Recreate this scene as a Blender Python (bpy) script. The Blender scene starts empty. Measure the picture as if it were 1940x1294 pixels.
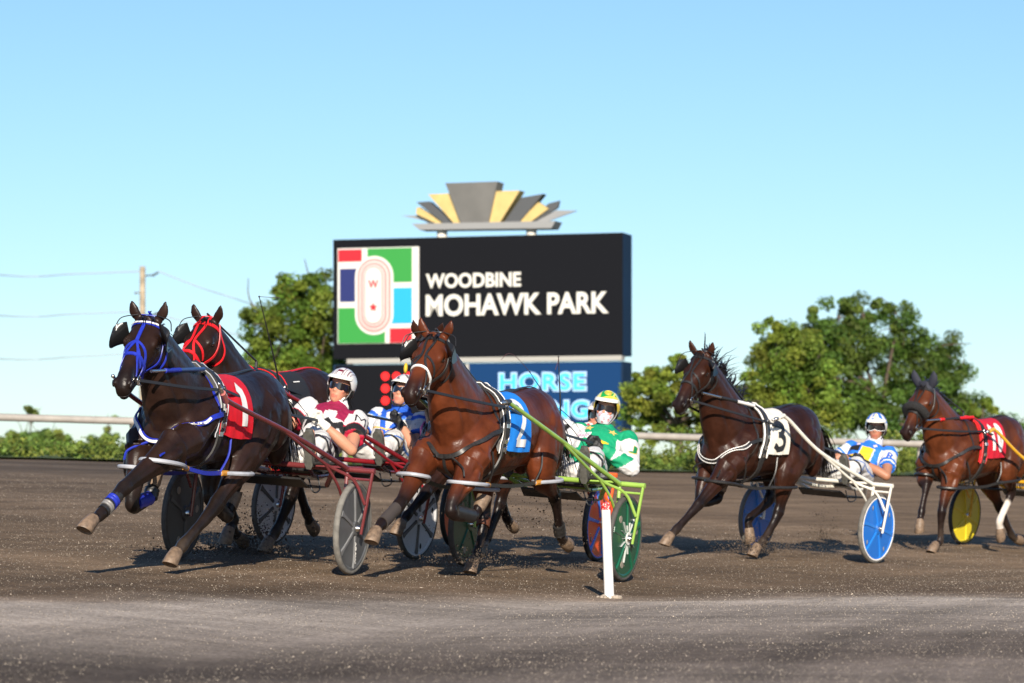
import bpy, bmesh, math, random
import numpy as np
from mathutils import Vector, Matrix, Quaternion
from mathutils.bvhtree import BVHTree
from mathutils import noise as MN

random.seed(7)
SC = bpy.context.scene
COL = SC.collection
R = math.radians
V = Vector

# ------------------------------------------------------------------ camera, sky, sun, exposure
cam_d = bpy.data.cameras.new('camera')
cam = bpy.data.objects.new('camera', cam_d)
COL.objects.link(cam)
cam.location = (0, 0, 0)
cam.rotation_euler = (R(90), 0, 0)
cam_d.sensor_width = 36
cam_d.lens = 36 * 6000 / 1940
cam_d.shift_y = (930 - 647) / 1940
cam_d.clip_start = 0.1
cam_d.clip_end = 8000
cam_d.dof.use_dof = True
cam_d.dof.focus_distance = 22.0
cam_d.dof.aperture_fstop = 3.8
SC.camera = cam

SUN_EL, SUN_ROT = 24, 176
world = bpy.data.worlds.new('World')
SC.world = world
world.use_nodes = True
wn = world.node_tree.nodes
wl = world.node_tree.links
sky = wn.new('ShaderNodeTexSky')
sky.sky_type = 'NISHITA'
sky.sun_disc = False
sky.sun_elevation = R(SUN_EL)
sky.sun_rotation = R(SUN_ROT)
sky.altitude = 200
sky.air_density = 1.0
sky.dust_density = 0.3
sky.ozone_density = 5.6
bg = wn['Background']
bg.inputs['Strength'].default_value = 0.083
wl.new(sky.outputs[0], bg.inputs['Color'])

sd = bpy.data.lights.new('sun', 'SUN')
sd.energy = 4.6
sd.angle = R(0.5)
sd.color = (1.0, 0.90, 0.76)
sun = bpy.data.objects.new('sun', sd)
COL.objects.link(sun)
svec = V((math.sin(R(SUN_ROT)) * math.cos(R(SUN_EL)), math.cos(R(SUN_ROT)) * math.cos(R(SUN_EL)), math.sin(R(SUN_EL))))
sun.rotation_euler = svec.to_track_quat('Z', 'Y').to_euler()
sun.location = (6, -20, 20)

SC.view_settings.view_transform = 'Standard'
SC.view_settings.look = 'None'
SC.view_settings.exposure = 0.75
SC.view_settings.gamma = 1.0
SC.render.film_transparent = False
try:
    SC.cycles.use_denoising = True
    SC.cycles.max_bounces = 6
except Exception:
    pass

# ------------------------------------------------------------------ track surface
CX, CY, R0 = 51.25, 4.7, 54.33            # centre and inner radius of the turn

def gz(x, y):
    s = math.hypot(x - CX, y - CY) - R0
    if s < -.75: return -.7725
    if s < 11.3: return -.7125 + .08 * s
    return min(.1915 + .037 * (s - 11.3), .70)

def edge_y(x):                            # outer edge of the track
    return 48 + (x + 8.7) * .41

# ------------------------------------------------------------------ helpers
def tag(o, label=None, cat=None, group=None, kind=None):
    if label: o['label'] = label
    if cat: o['category'] = cat
    if group: o['group'] = group
    if kind: o['kind'] = kind
    return o

def empty(name, loc, mat=None):
    o = bpy.data.objects.new(name, None)
    o.empty_display_size = .2
    COL.objects.link(o)
    if mat is not None:
        m = mat.to_4x4()
        m.translation = V(loc)
        o.matrix_world = m
    else:
        o.location = loc
    return o

class MB:
    """collects vertices and faces of one mesh"""
    def __init__(self):
        self.v = []; self.f = []; self.m = []
        self.cur = 0
    def add(self, vs, fs):
        o = len(self.v)
        self.v.extend([tuple(p) for p in vs])
        for f in fs:
            self.f.append(tuple(i + o for i in f)); self.m.append(self.cur)
        return self
    def loft(self, rings, close=False, cap=True):
        n = len(rings[0]); k = len(rings)
        vs = [p for r in rings for p in r]
        fs = []
        for i in range(k if close else k - 1):
            a = i * n; b = ((i + 1) % k) * n
            for j in range(n):
                j2 = (j + 1) % n
                fs.append((a + j, a + j2, b + j2, b + j))
        if cap and not close:
            fs.append(tuple(range(n - 1, -1, -1)))
            fs.append(tuple(range((k - 1) * n, k * n)))
        return self.add(vs, fs)
    def tube(self, pts, rad, n=8, close=False, flat=1.0):
        pts = [V(p) for p in pts]; k = len(pts)
        if not hasattr(rad, '__len__'): rad = [rad] * k
        rings = []; prev = None
        for i in range(k):
            a = pts[(i - 1) % k] if (i > 0 or close) else pts[0]
            b = pts[(i + 1) % k] if (i < k - 1 or close) else pts[-1]
            t = (b - a)
            if t.length < 1e-9: t = V((0, 0, 1))
            t.normalize()
            if prev is None:
                h = V((0, 0, 1)) if abs(t.z) < .9 else V((0, 1, 0))
                x = h.cross(t).normalized()
            else:
                x = (prev - t * prev.dot(t))
                if x.length < 1e-6: x = t.orthogonal()
                x.normalize()
            prev = x
            y = t.cross(x)
            rings.append([pts[i] + x * (math.cos(2 * math.pi * j / n) * rad[i]) + y * (math.sin(2 * math.pi * j / n) * rad[i] * flat) for j in range(n)])
        return self.loft(rings, close)
    def box(self, c, s, rot=None, bev=0):
        c = V(c); x, y, z = [q / 2 for q in s]
        if bev:
            b = bev
            prof = [(-x + b, -y), (x - b, -y), (x, -y + b), (x, y - b), (x - b, y), (-x + b, y), (-x, y - b), (-x, -y + b)]
            rings = []
            for zz, k in ((-z, b), (-z + b, 0), (z - b, 0), (z, b)):
                rings.append([V((px * (1 - k / x), py * (1 - k / y), zz)) for px, py in prof])
        else:
            rings = [[V((-x, -y, zz)), V((x, -y, zz)), V((x, y, zz)), V((-x, y, zz))] for zz in (-z, z)]
        if rot is not None: rings = [[rot @ p for p in r] for r in rings]
        return self.loft([[c + p for p in r] for r in rings])
    def ball(self, c, ax, rot=None, n=12, m=8):
        c = V(c)
        if not hasattr(ax, '__len__'): ax = (ax, ax, ax)
        rings = []
        for i in range(1, m):
            t = math.pi * i / m
            r = []
            for j in range(n):
                p = 2 * math.pi * j / n
                q = V((ax[0] * math.sin(t) * math.cos(p), ax[1] * math.sin(t) * math.sin(p), -ax[2] * math.cos(t)))
                if rot is not None: q = rot @ q
                r.append(c + q)
            rings.append(r)
        top = V((0, 0, ax[2])); bot = V((0, 0, -ax[2]))
        if rot is not None: top = rot @ top; bot = rot @ bot
        o = len(self.v)
        self.loft(rings, cap=False)
        self.v.append(tuple(c + bot)); self.v.append(tuple(c + top))
        ib = len(self.v) - 2; it = ib + 1
        L = o + (m - 2) * n
        for j in range(n):
            j2 = (j + 1) % n
            self.f.append((ib, o + j2, o + j)); self.m.append(self.cur)
            self.f.append((it, L + j, L + j2)); self.m.append(self.cur)
        return self
    def extr(self, poly, M, d):
        """extrude 2D polygon (x,y) along +z by d, through matrix M"""
        r0 = [M @ V((p[0], p[1], 0)) for p in poly]; r1 = [M @ V((p[0], p[1], d)) for p in poly]
        return self.loft([r0, r1])
    def data(self, name='mesh'):
        me = bpy.data.meshes.new(name)
        me.from_pydata(self.v, [], self.f)
        return me
    def build(self, name, mat, parent=None, smooth=True, ang=40):
        me = self.data(name)
        mats = mat if isinstance(mat, (list, tuple)) else [mat]
        for m in mats: me.materials.append(m)
        if len(mats) > 1: me.polygons.foreach_set('material_index', self.m)
        bm = bmesh.new(); bm.from_mesh(me)
        bmesh.ops.recalc_face_normals(bm, faces=bm.faces)
        if smooth:
            for f in bm.faces: f.smooth = True
            for e in bm.edges:
                if len(e.link_faces) == 2 and e.calc_face_angle(0) > R(ang): e.smooth = False
        bm.to_mesh(me); bm.free()
        return link(name, me, parent)

def link(name, me, parent=None):
    o = bpy.data.objects.new(name, me)
    COL.objects.link(o)
    if parent is not None:
        o.parent = parent
        if 'base' in parent.keys() : o.location = [-q for q in parent['base']]
    return o

def remesh(mb, vox, it=4, fac=.5):
    me = mb.data('tmp')
    bm = bmesh.new(); bm.from_mesh(me)
    bmesh.ops.recalc_face_normals(bm, faces=bm.faces)
    bm.to_mesh(me); bm.free()
    o = bpy.data.objects.new('tmp', me); COL.objects.link(o)
    md = o.modifiers.new('r', 'REMESH'); md.mode = 'VOXEL'; md.voxel_size = vox; md.use_smooth_shade = True
    if it:
        sm = o.modifiers.new('s', 'SMOOTH'); sm.iterations = it; sm.factor = fac
    dg = bpy.context.evaluated_depsgraph_get()
    dg.update()
    res = bpy.data.meshes.new_from_object(o.evaluated_get(dg), depsgraph=dg)
    bpy.data.objects.remove(o); bpy.data.meshes.remove(me)
    res.polygons.foreach_set('use_smooth', [True] * len(res.polygons))
    return res

def coords(me):
    a = np.empty(len(me.vertices) * 3, dtype=np.float32)
    me.vertices.foreach_get('co', a)
    return a.reshape(-1, 3)

def set_col(me, cols, name='Col'):
    at = me.attributes.new(name, 'FLOAT_COLOR', 'POINT')
    c = np.ones((len(me.vertices), 4), dtype=np.float32); c[:, :3] = cols
    at.data.foreach_set('color', c.ravel())

def wrinkle(me, amp=.006, sc=16, seed=0):
    """fold-like ridges over a cloth mesh"""
    o = V((seed * 3.1, seed * 1.7, 0))
    co = coords(me); nv = np.empty(len(co) * 3, dtype=np.float32); me.vertices.foreach_get('normal', nv); nv = nv.reshape(-1, 3)
    h = np.empty(len(co), dtype=np.float32)
    for i, c in enumerate(co.tolist()):
        p = V(c); a = MN.noise(p * sc * .55 + o)
        b = 1 - abs(MN.noise(V((p.x * sc + a, p.y * sc + a, p.z * sc * 1.6 - a)) + o)) * 2
        h[i] = b * .8 + a * .6
    co = co + nv * (amp * h)[:, None]
    me.vertices.foreach_set('co', co.ravel().astype(np.float32)); me.update()

def sst(a, b, x):
    t = np.clip((x - a) / (b - a), 0, 1)
    return t * t * (3 - 2 * t)

def cat(pts, n):
    """Catmull-Rom through points, n samples per span"""
    P = [V(p) for p in pts]; out = []
    for i in range(len(P) - 1):
        p0 = P[i - 1] if i else P[0] * 2 - P[1]
        p3 = P[i + 2] if i + 2 < len(P) else P[-1] * 2 - P[-2]
        for j in range(n):
            t = j / n
            out.append(.5 * ((2 * P[i]) + (-p0 + P[i + 1]) * t + (2 * p0 - 5 * P[i] + 4 * P[i + 1] - p3) * t * t + (-p0 + 3 * P[i] - 3 * P[i + 1] + p3) * t ** 3))
    out.append(P[-1])
    return out

def text_data(s, size=1.0, bold=0.0, depth=0.0, align='LEFT', space=1.0, shear=0):
    cu = bpy.data.curves.new('t', 'FONT')
    cu.body = s; cu.size = size; cu.offset = bold; cu.extrude = depth; cu.align_x = align
    cu.space_character = space; cu.shear = shear; cu.resolution_u = 4
    o = bpy.data.objects.new('t', cu); COL.objects.link(o)
    dg = bpy.context.evaluated_depsgraph_get(); dg.update()
    me = bpy.data.meshes.new_from_object(o.evaluated_get(dg), depsgraph=dg)
    vs = [tuple(v.co) for v in me.vertices]; fs = [tuple(p.vertices) for p in me.polygons]
    bpy.data.objects.remove(o); bpy.data.curves.remove(cu); bpy.data.meshes.remove(me)
    return vs, fs

def text_fit(s, w, h, bold=0.0, depth=0.0, space=1.0, shear=0):
    """text scaled to width w and height h, lower left at the origin"""
    vs, fs = text_data(s, 1, bold, depth, space=space, shear=shear)
    xs = [p[0] for p in vs]; ys = [p[1] for p in vs]
    x0, x1, y0, y1 = min(xs), max(xs), min(ys), max(ys)
    return [((p[0] - x0) / (x1 - x0) * w, (p[1] - y0) / (y1 - y0) * h, p[2]) for p in vs], fs

# ------------------------------------------------------------------ materials
def mat(name, col=(.5, .5, .5), rough=.5, metal=0, spec=.5, var=0, vscale=20, bump=0, bscale=80, attr=None, coat=0, emit=0, trans=0, sheen=0):
    m = bpy.data.materials.new(name); m.use_nodes = True
    nt = m.node_tree; N = nt.nodes; L = nt.links
    b = N['Principled BSDF']
    b.inputs['Base Color'].default_value = (*col, 1)
    b.inputs['Roughness'].default_value = rough
    b.inputs['Metallic'].default_value = metal
    b.inputs['Specular IOR Level'].default_value = spec
    if coat:
        b.inputs['Coat Weight'].default_value = coat; b.inputs['Coat Roughness'].default_value = .15
    if sheen:
        b.inputs['Sheen Weight'].default_value = sheen
    if emit:
        b.inputs['Emission Color'].default_value = (*col, 1); b.inputs['Emission Strength'].default_value = emit
    src = None
    if attr:
        a = N.new('ShaderNodeAttribute'); a.attribute_name = attr; src = a.outputs['Color']
    tc = N.new('ShaderNodeTexCoord')
    if var:
        nz = N.new('ShaderNodeTexNoise'); nz.inputs['Scale'].default_value = vscale; nz.inputs['Detail'].default_value = 5
        L.new(tc.outputs['Object'], nz.inputs['Vector'])
        mr = N.new('ShaderNodeMapRange'); mr.inputs['From Min'].default_value = .3; mr.inputs['From Max'].default_value = .7
        mr.inputs['To Min'].default_value = 1 - var; mr.inputs['To Max'].default_value = 1 + var
        L.new(nz.outputs['Fac'], mr.inputs['Value'])
        mx = N.new('ShaderNodeMix'); mx.data_type = 'RGBA'; mx.blend_type = 'MULTIPLY'; mx.inputs['Factor'].default_value = 1
        if src: L.new(src, mx.inputs['A'])
        else: mx.inputs['A'].default_value = (*col, 1)
        L.new(mr.outputs['Result'], mx.inputs['B'])
        src = mx.outputs['Result']
        rr = N.new('ShaderNodeMapRange'); rr.inputs['To Min'].default_value = max(.05, rough - .12); rr.inputs['To Max'].default_value = min(1, rough + .12)
        L.new(nz.outputs['Fac'], rr.inputs['Value']); L.new(rr.outputs['Result'], b.inputs['Roughness'])
    if src: L.new(src, b.inputs['Base Color'])
    if bump:
        n2 = N.new('ShaderNodeTexNoise'); n2.inputs['Scale'].default_value = bscale; n2.inputs['Detail'].default_value = 4
        L.new(tc.outputs['Object'], n2.inputs['Vector'])
        bp = N.new('ShaderNodeBump'); bp.inputs['Strength'].default_value = bump; bp.inputs['Distance'].default_value = .02
        L.new(n2.outputs['Fac'], bp.inputs['Height']); L.new(bp.outputs['Normal'], b.inputs['Normal'])
    if trans:
        out = N['Material Output']; tr = N.new('ShaderNodeBsdfTranslucent'); ms = N.new('ShaderNodeMixShader')
        ms.inputs['Fac'].default_value = trans
        if src: L.new(src, tr.inputs['Color'])
        else: tr.inputs['Color'].default_value = (*col, 1)
        L.new(b.outputs[0], ms.inputs[1]); L.new(tr.outputs[0], ms.inputs[2]); L.new(ms.outputs[0], out.inputs['Surface'])
    return m

_pal = {}
def paint(name, col, rough=.45, **k):
    if name not in _pal: _pal[name] = mat(name, col, rough, **k)
    return _pal[name]

LEATHER = mat('black_leather', (.018, .017, .017), .42, var=.3, vscale=60)
STEEL = mat('harness_steel', (.72, .70, .66), .25, metal=1)
WHITE = mat('white_plastic', (.78, .76, .72), .4, var=.05)
HAIR = mat('mane_hair', (.012, .009, .008), .38, var=.3, vscale=40)
HOOF = mat('hoof_horn', (.17, .115, .075), .55, var=.35, vscale=35, bump=.2, bscale=60)
HOOFD = mat('dark_hoof_horn', (.10, .07, .05), .6, var=.35, vscale=35)
EYE = mat('dark_eye', (.01, .006, .005), .06, coat=1)
RUBBER = mat('tyre_rubber', (.07, .062, .055), .75, var=.3, vscale=15, bump=.2)
BLACKTYRE = mat('black_tyre_rubber', (.015, .015, .015), .6, var=.2)
SKIN = mat('skin', (.50, .25, .16), .5, var=.1, vscale=30)
SKINPT = mat('face_skin', (.50, .25, .16), .5, attr='Col')
COAT = mat('horse_coat', (.1, .05, .03), .37, spec=.22, attr='Col', var=.32, vscale=7, bump=.42, bscale=10)
CLOTH = mat('silk_colours', (.5, .5, .5), .62, spec=.3, attr='Col', var=.05, vscale=30, bump=.6, bscale=13)
WTROUS = mat('white_nylon_trousers', (.74, .72, .70), .6, spec=.3, var=.06, vscale=18, bump=.35, bscale=16)
HELM = mat('helmet_shell', (.5, .5, .5), .25, attr='Col', coat=.5)
BOOT = mat('worn_grey_boot', (.07, .068, .06), .6, var=.3, vscale=25, bump=.2)
BLACKPL = mat('black_plastic', (.012, .012, .013), .3)
GOGGLE = mat('dark_lens', (.012, .010, .012), .06, coat=1)
REIN = mat('rein_leather', (.016, .015, .015), .5)
HOBBLE = mat('grey_hobble_plastic', (.36, .37, .40), .4, var=.15, vscale=12)
AMBER = mat('amber_tape', (.45, .20, .03), .45, var=.2)
BONEWHITE = mat('aged_white_paint', (.33, .30, .265), .5, var=.12, vscale=6)
# ------------------------------------------------------------------ ground
def ground_material():
    m = bpy.data.materials.new('track_dirt'); m.use_nodes = True
    nt = m.node_tree; N = nt.nodes; L = nt.links; b = N['Principled BSDF']
    b.inputs['Roughness'].default_value = .92; b.inputs['Specular IOR Level'].default_value = .05
    g = N.new('ShaderNodeNewGeometry')
    def noise(scale, detail=5, sc=(1, 1, 1)):
        mp = N.new('ShaderNodeMapping'); mp.inputs['Scale'].default_value = sc
        L.new(g.outputs['Position'], mp.inputs['Vector'])
        n = N.new('ShaderNodeTexNoise'); n.inputs['Scale'].default_value = scale; n.inputs['Detail'].default_value = detail
        L.new(mp.outputs['Vector'], n.inputs['Vector']); return n.outputs['Fac']
    def math_(op, a, c):
        q = N.new('ShaderNodeMath'); q.operation = op
        for i, z in enumerate((a, c)):
            if hasattr(z, 'is_linked'): L.new(z, q.inputs[i])
            else: q.inputs[i].default_value = z
        return q.outputs[0]
    at = N.new('ShaderNodeAttribute'); at.attribute_name = 'q'
    q = at.outputs['Fac']
    qn = math_('ADD', q, math_('MULTIPLY', math_('SUBTRACT', noise(.9, 6, (.5, 1, 1)), .5), .07))
    ramp = N.new('ShaderNodeValToRGB')
    cr = ramp.color_ramp
    stops = [(0.0, (.255, .208, .172)), (.56, (.265, .214, .176)), (.605, (.215, .172, .14)), (.64, (.112, .088, .071)), (.70, (.125, .10, .081)),
             (.78, (.205, .170, .140)), (.90, (.295, .250, .209)), (.965, (.305, .258, .215)), (.985, (.20, .155, .118)), (1.03, (.118, .082, .054)), (1.2, (.172, .120, .077)), (1.9, (.162, .114, .074)), (3.0, (.115, .088, .066))]
    while len(cr.elements) < len(stops): cr.elements.new(.5)
    for e, (p, c) in zip(cr.elements, stops): e.position = p / 3.0; e.color = (*c, 1)
    L.new(math_('DIVIDE', qn, 3.0), ramp.inputs['Fac'])
    # large damp patches, tyre-harrow streaks, coarse grain
    f = math_('ADD', math_('MULTIPLY', noise(.35, 4, (.45, 1.2, 1)), .9), .55)
    f2 = math_('ADD', math_('MULTIPLY', noise(3.2, 5, (.5, 1, 1)), .9), .55)
    f3 = math_('ADD', math_('MULTIPLY', noise(38, 3), 1.7), .15)
    vm = N.new('ShaderNodeVectorMath'); vm.operation = 'DISTANCE'; vm.inputs[1].default_value = (CX, CY, 0)
    fl = N.new('ShaderNodeVectorMath'); fl.operation = 'MULTIPLY'; fl.inputs[1].default_value = (1, 1, 0); L.new(g.outputs['Position'], fl.inputs[0]); L.new(fl.outputs[0], vm.inputs[0])
    hn = N.new('ShaderNodeTexNoise'); hn.noise_dimensions = '1D'; hn.inputs['Scale'].default_value = 2.6; hn.inputs['Detail'].default_value = 4
    L.new(vm.outputs['Value'], hn.inputs['W'])
    harrow = math_('ADD', math_('MULTIPLY', hn.outputs['Fac'], .8), .6)
    band = math_('ADD', math_('MULTIPLY', noise(1.0, 3, (.06, .42, .3)), .9), .55)
    mul = math_('MULTIPLY', math_('MULTIPLY', math_('MULTIPLY', f, f2), f3), math_('MULTIPLY', harrow, band))
    mx = N.new('ShaderNodeMix'); mx.data_type = 'RGBA'; mx.blend_type = 'MULTIPLY'; mx.inputs['Factor'].default_value = 1
    L.new(ramp.outputs['Color'], mx.inputs['A']); L.new(mul, mx.inputs['B'])
    L.new(mx.outputs['Result'], b.inputs['Base Color'])
    bp = N.new('ShaderNodeBump'); bp.inputs['Strength'].default_value = .55; bp.inputs['Distance'].default_value = .012
    hh = math_('ADD', noise(45, 4), math_('MULTIPLY', noise(9, 3), 1.4))
    L.new(hh, bp.inputs['Height']); L.new(bp.outputs['Normal'], b.inputs['Normal'])
    return m

def gcurve(x):
    x = max(-4.5, min(4.4, x))
    return 18.3 + 1.343 * (x + 2.65) - .159 * (x + 2.65) * (x - .7)

def bump_z(x, y):
    # harrowed, slightly lumpy dirt
    return .010 * math.sin(1.7 * x + .6 * y + 2 * math.sin(.35 * y)) * math.sin(1.1 * y + .5 * x) * (1 if y < 60 else 0)

def make_ground():
    xs = [-2500, -900, -300, -120, -60, -40] + list(np.arange(-30, 30.01, .3)) + [40, 60, 120, 300, 900, 2500]
    ys = [-300, -60, -20, 0, 5] + list(np.arange(8, 62, .3)) + [64, 70, 80, 100, 140, 200, 400, 900, 2000, 5000]
    vs = []; q = []
    for y in ys:
        for x in xs:
            vs.append((x, y, gz(x, y) + bump_z(x, y) - .006)); q.append(max(0, y / gcurve(x)))
    n = len(xs); fs = []
    for i in range(len(ys) - 1):
        for j in range(n - 1):
            a = i * n + j; fs.append((a, a + 1, a + n + 1, a + n))
    me = bpy.data.meshes.new('track'); me.from_pydata(vs, [], fs)
    at = me.attributes.new('q', 'FLOAT', 'POINT'); at.data.foreach_set('value', q)
    me.polygons.foreach_set('use_smooth', [True] * len(me.polygons))
    me.materials.append(ground_material())
    tag(link('race_track', me), kind='structure')
    # grass ground beyond the outer edge
    vs = []; fs = []
    xs = [-900, -200, -60] + list(np.arange(-30, 31, 2.0)) + [60, 200, 900]
    for k, d in enumerate((0.6, 4, 15, 50, 150, 800, 4000)):
        for x in xs:
            y = max(20, edge_y(x)) + d
            vs.append((x, y, gz(x, y) + .03 + .02 * min(k, 1)))
    n = len(xs)
    for i in range(6):
        for j in range(n - 1):
            a = i * n + j; fs.append((a, a + 1, a + n + 1, a + n))
    me = bpy.data.meshes.new('grass_ground'); me.from_pydata(vs, [], fs)
    me.materials.append(mat('rough_grass', (.07, .10, .02), .9, var=.5, vscale=2))
    tag(link('grass_ground', me), kind='structure')

make_ground()

def make_gravel():
    rng = np.random.default_rng(3); n = 85000
    y = 11.5 + 26 * rng.random(n) ** 1.25
    x = (rng.random(n) * 2 - 1) * (.17 * y + .3)
    r = rng.uniform(.0013, .0034, n) * np.where(rng.random(n) < .95, 1, 1.8) * (.38 + .62 * np.minimum(1.25, y / 20))
    z = np.array([gz(a, b) + bump_z(a, b) - .006 for a, b in zip(x, y)]) + r * .3
    a0 = rng.random(n) * 6.28
    vs = np.empty((n, 5, 3))
    for k in range(4):
        vs[:, k, 0] = x + r * np.cos(a0 + k * 1.571) * rng.uniform(.7, 1.4, n); vs[:, k, 1] = y + r * np.sin(a0 + k * 1.571); vs[:, k, 2] = z - r * rng.uniform(.1, .5, n)
    vs[:, 4, 0] = x; vs[:, 4, 1] = y; vs[:, 4, 2] = z + r * rng.uniform(.6, 1.2, n)
    fs = []
    for i in range(n):
        o = 5 * i; fs += [(o, o + 1, o + 4), (o + 1, o + 2, o + 4), (o + 2, o + 3, o + 4), (o + 3, o, o + 4)]
    me = bpy.data.meshes.new('gravel'); me.from_pydata(vs.reshape(-1, 3).tolist(), [], fs)
    tone = np.where(rng.random(n) < .55, rng.uniform(.05, .14, n), rng.uniform(.22, .50, n))
    set_col(me, np.repeat(tone[:, None] * np.array([[1, .84, .66]]), 5, 0))
    me.materials.append(mat('limestone_grit', (.40, .34, .27), .8, attr='Col'))
    tag(link('gravel', me), 'loose limestone grit scattered over the track surface', 'gravel', kind='stuff')
make_gravel()

# ------------------------------------------------------------------ foliage
def leaf_mat(name, col, var=.45):
    return mat(name, col, .55, spec=.25, attr='Col', trans=.30)
LEAFM = leaf_mat('leaf_green', (.06, .09, .02))
BARK = mat('bark', (.09, .065, .045), .9, var=.4, vscale=8, bump=.4, bscale=12)

def leaves(clumps, per, size, base, rng, spread=1.0):
    """clumps: list of (centre, radius); many small bent quads per clump, each with its own green"""
    n = len(clumps) * per
    c = np.repeat(np.array([k[0] for k in clumps]), per, 0); r = np.repeat(np.array([k[1] for k in clumps]), per)
    tone = np.repeat(rng.uniform(.62, 1.3, len(clumps)), per)
    warm = np.repeat(rng.uniform(-.3, .12, len(clumps)), per)
    d = rng.normal(size=(n, 3)); d /= np.linalg.norm(d, axis=1)[:, None]
    rad = rng.random(n) ** .45
    p = c + d * (r * rad)[:, None] * np.array([1, 1, .8]) * spread
    a = rng.normal(size=(n, 3)); a /= np.linalg.norm(a, axis=1)[:, None]
    nn = d * .6 + a * .8 + np.array([0, 0, .35]); nn /= np.linalg.norm(nn, axis=1)[:, None]
    t = np.cross(nn, rng.normal(size=(n, 3))); t /= np.linalg.norm(t, axis=1)[:, None]
    b = np.cross(nn, t)
    s = size * rng.uniform(.6, 1.4, n)[:, None]
    q = np.stack([p - t * s * .5, p + b * s * .32 + nn * s * .08, p + t * s * .5, p - b * s * .32 + nn * s * .08], 1).reshape(-1, 3)
    col = np.array(base)[None, :] * (tone * rng.uniform(.75, 1.25, n))[:, None]
    col[:, 0] *= 1 + warm
    return q, np.repeat(col, 4, 0)

def leaf_mesh(q, col):
    me = bpy.data.meshes.new('crown')
    n = len(q) // 4
    me.from_pydata(q.tolist(), [], [(4 * i, 4 * i + 1, 4 * i + 2, 4 * i + 3) for i in range(n)])
    set_col(me, np.clip(col, .004, 1)); me.materials.append(LEAFM)
    return me

def branchy(mb, p0, p1, r0, rng, ends, depth=0):
    p0 = V(p0); p1 = V(p1)
    mid = (p0 + p1) / 2 + V(rng.normal(size=3)) * (p1 - p0).length * .08
    mb.tube(cat([p0, mid, p1], 3), [r0 * (1 - .1 * i) for i in range(7)], 7)
    if depth < 2:
        for e in ends:
            branchy(mb, p1, e, r0 * .42, rng, [], depth + 2)

def tree(name, blobs, dist, base, size, label, cat_, group, seed, nclump=60, per=60, px=True, leafc=None, yjit=.8, crownr=(.3, .62)):
    """blobs: (px, py, rx, ry) crown lobes measured at this distance; the crown gets the same depth as width"""
    rng = np.random.default_rng(seed)
    B = []
    for (bx, by, rx, ry) in blobs:
        B.append((np.array([(bx - 970) / 6000 * dist, dist + rng.uniform(-1, 1) * yjit, (930 - by) / 6000 * dist]), np.array([rx, (rx + ry) / 2, ry]) / 6000 * dist))
    area = [b[1][0] * b[1][2] for b in B]; tot = sum(area)
    clumps = []
    for b, ar in zip(B, area):
        for k in range(max(3, int(nclump * ar / tot))):
            d = rng.normal(size=3); d /= np.linalg.norm(d)
            clumps.append((b[0] + d * b[1] * rng.uniform(.45, 1.0), rng.uniform(*crownr) * min(1.0, b[1].min() * 1.1)))
    q, col = leaves(clumps, per, size, leafc or (.150, .195, .026), rng)
    cx = float(np.mean([b[0][0] for b in B])); cy = dist
    zb = gz(cx, cy)
    root = empty(name, (cx, cy, zb))
    root['base'] = (cx, cy, zb)
    tag(root, label, cat_, group)
    link('crown', leaf_mesh(q, col), root)
    mb = MB()
    top = min(B, key=lambda b: b[0][2])
    ztop = zb + (max(b[0][2] for b in B) - zb) * .45
    h = ztop - zb
    r0 = .06 + h * .035
    mb.tube(cat([(cx, cy, zb - .2), (cx + .05 * h, cy, zb + h * .5), (cx - .02 * h, cy, ztop)], 4), [r0 * (1.35 - .08 * i) for i in range(9)], 9)
    for b in B:
        e = V(b[0]); branchy(mb, (cx - .02 * h, cy, ztop - h * rng.uniform(.02, .4)), e, r0 * .5, rng, [e + V(rng.normal(size=3)) * float(b[1].min()) * .8 for _ in range(3)])
    mb.build('trunk', BARK, root)
    del root['base']
    return root

tree('maple_tree', [(548, 560, 38, 38), (600, 548, 45, 35), (500, 610, 40, 45), (565, 620, 60, 50), (620, 610, 40, 55), (486, 655, 32, 22), (520, 690, 55, 45), (585, 690, 60, 50), (625, 700, 45, 55), (560, 755, 85, 40)],
     96, None, .115, 'dense green maple tree rising against the left end of the scoreboard', 'tree', None, 11, 210, 170)
tree('oak_tree', [(1585, 600, 60, 30), (1640, 590, 50, 32), (1700, 605, 45, 40), (1550, 640, 70, 40), (1500, 655, 55, 45), (1620, 660, 85, 55), (1710, 665, 50, 50), (1770, 660, 45, 45), (1800, 700, 42, 55), (1455, 680, 40, 40), (1530, 710, 75, 45), (1640, 730, 80, 50), (1740, 740, 75, 55), (1790, 770, 60, 40), (1690, 790, 90, 45), (1545, 690, 60, 55), (1600, 770, 90, 60), (1840, 790, 55, 45), (1900, 820, 60, 40), (1790, 830, 80, 40)],
     112, None, .13, 'tall broad oak tree with a lobed dark crown behind the blue and white driver', 'tree', None, 12, 380, 170, leafc=(.095, .145, .024))
tree('hazel_tree', [(1240, 715, 42, 30), (1300, 690, 30, 25), (1225, 760, 50, 50), (1290, 745, 55, 45), (1360, 760, 45, 45), (1240, 810, 60, 35), (1330, 815, 70, 35)],
     76, None, .095, 'yellow green bushy tree next to the right end of the scoreboard', 'tree', None, 13, 160, 150, leafc=(.19, .225, .03), crownr=(.2, .45))
tree('elm_tree', [(1475, 645, 45, 45), (1510, 690, 60, 60), (1450, 720, 45, 50), (1400, 760, 50, 40), (1480, 770, 80, 50), (1560, 780, 60, 50), (1540, 740, 60, 55), (1420, 815, 70, 30)],
     80, None, .095, 'lighter green tree in front of the tall oak, behind horse 3', 'tree', None, 14, 190, 150, leafc=(.18, .22, .03), crownr=(.2, .48))
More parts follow.
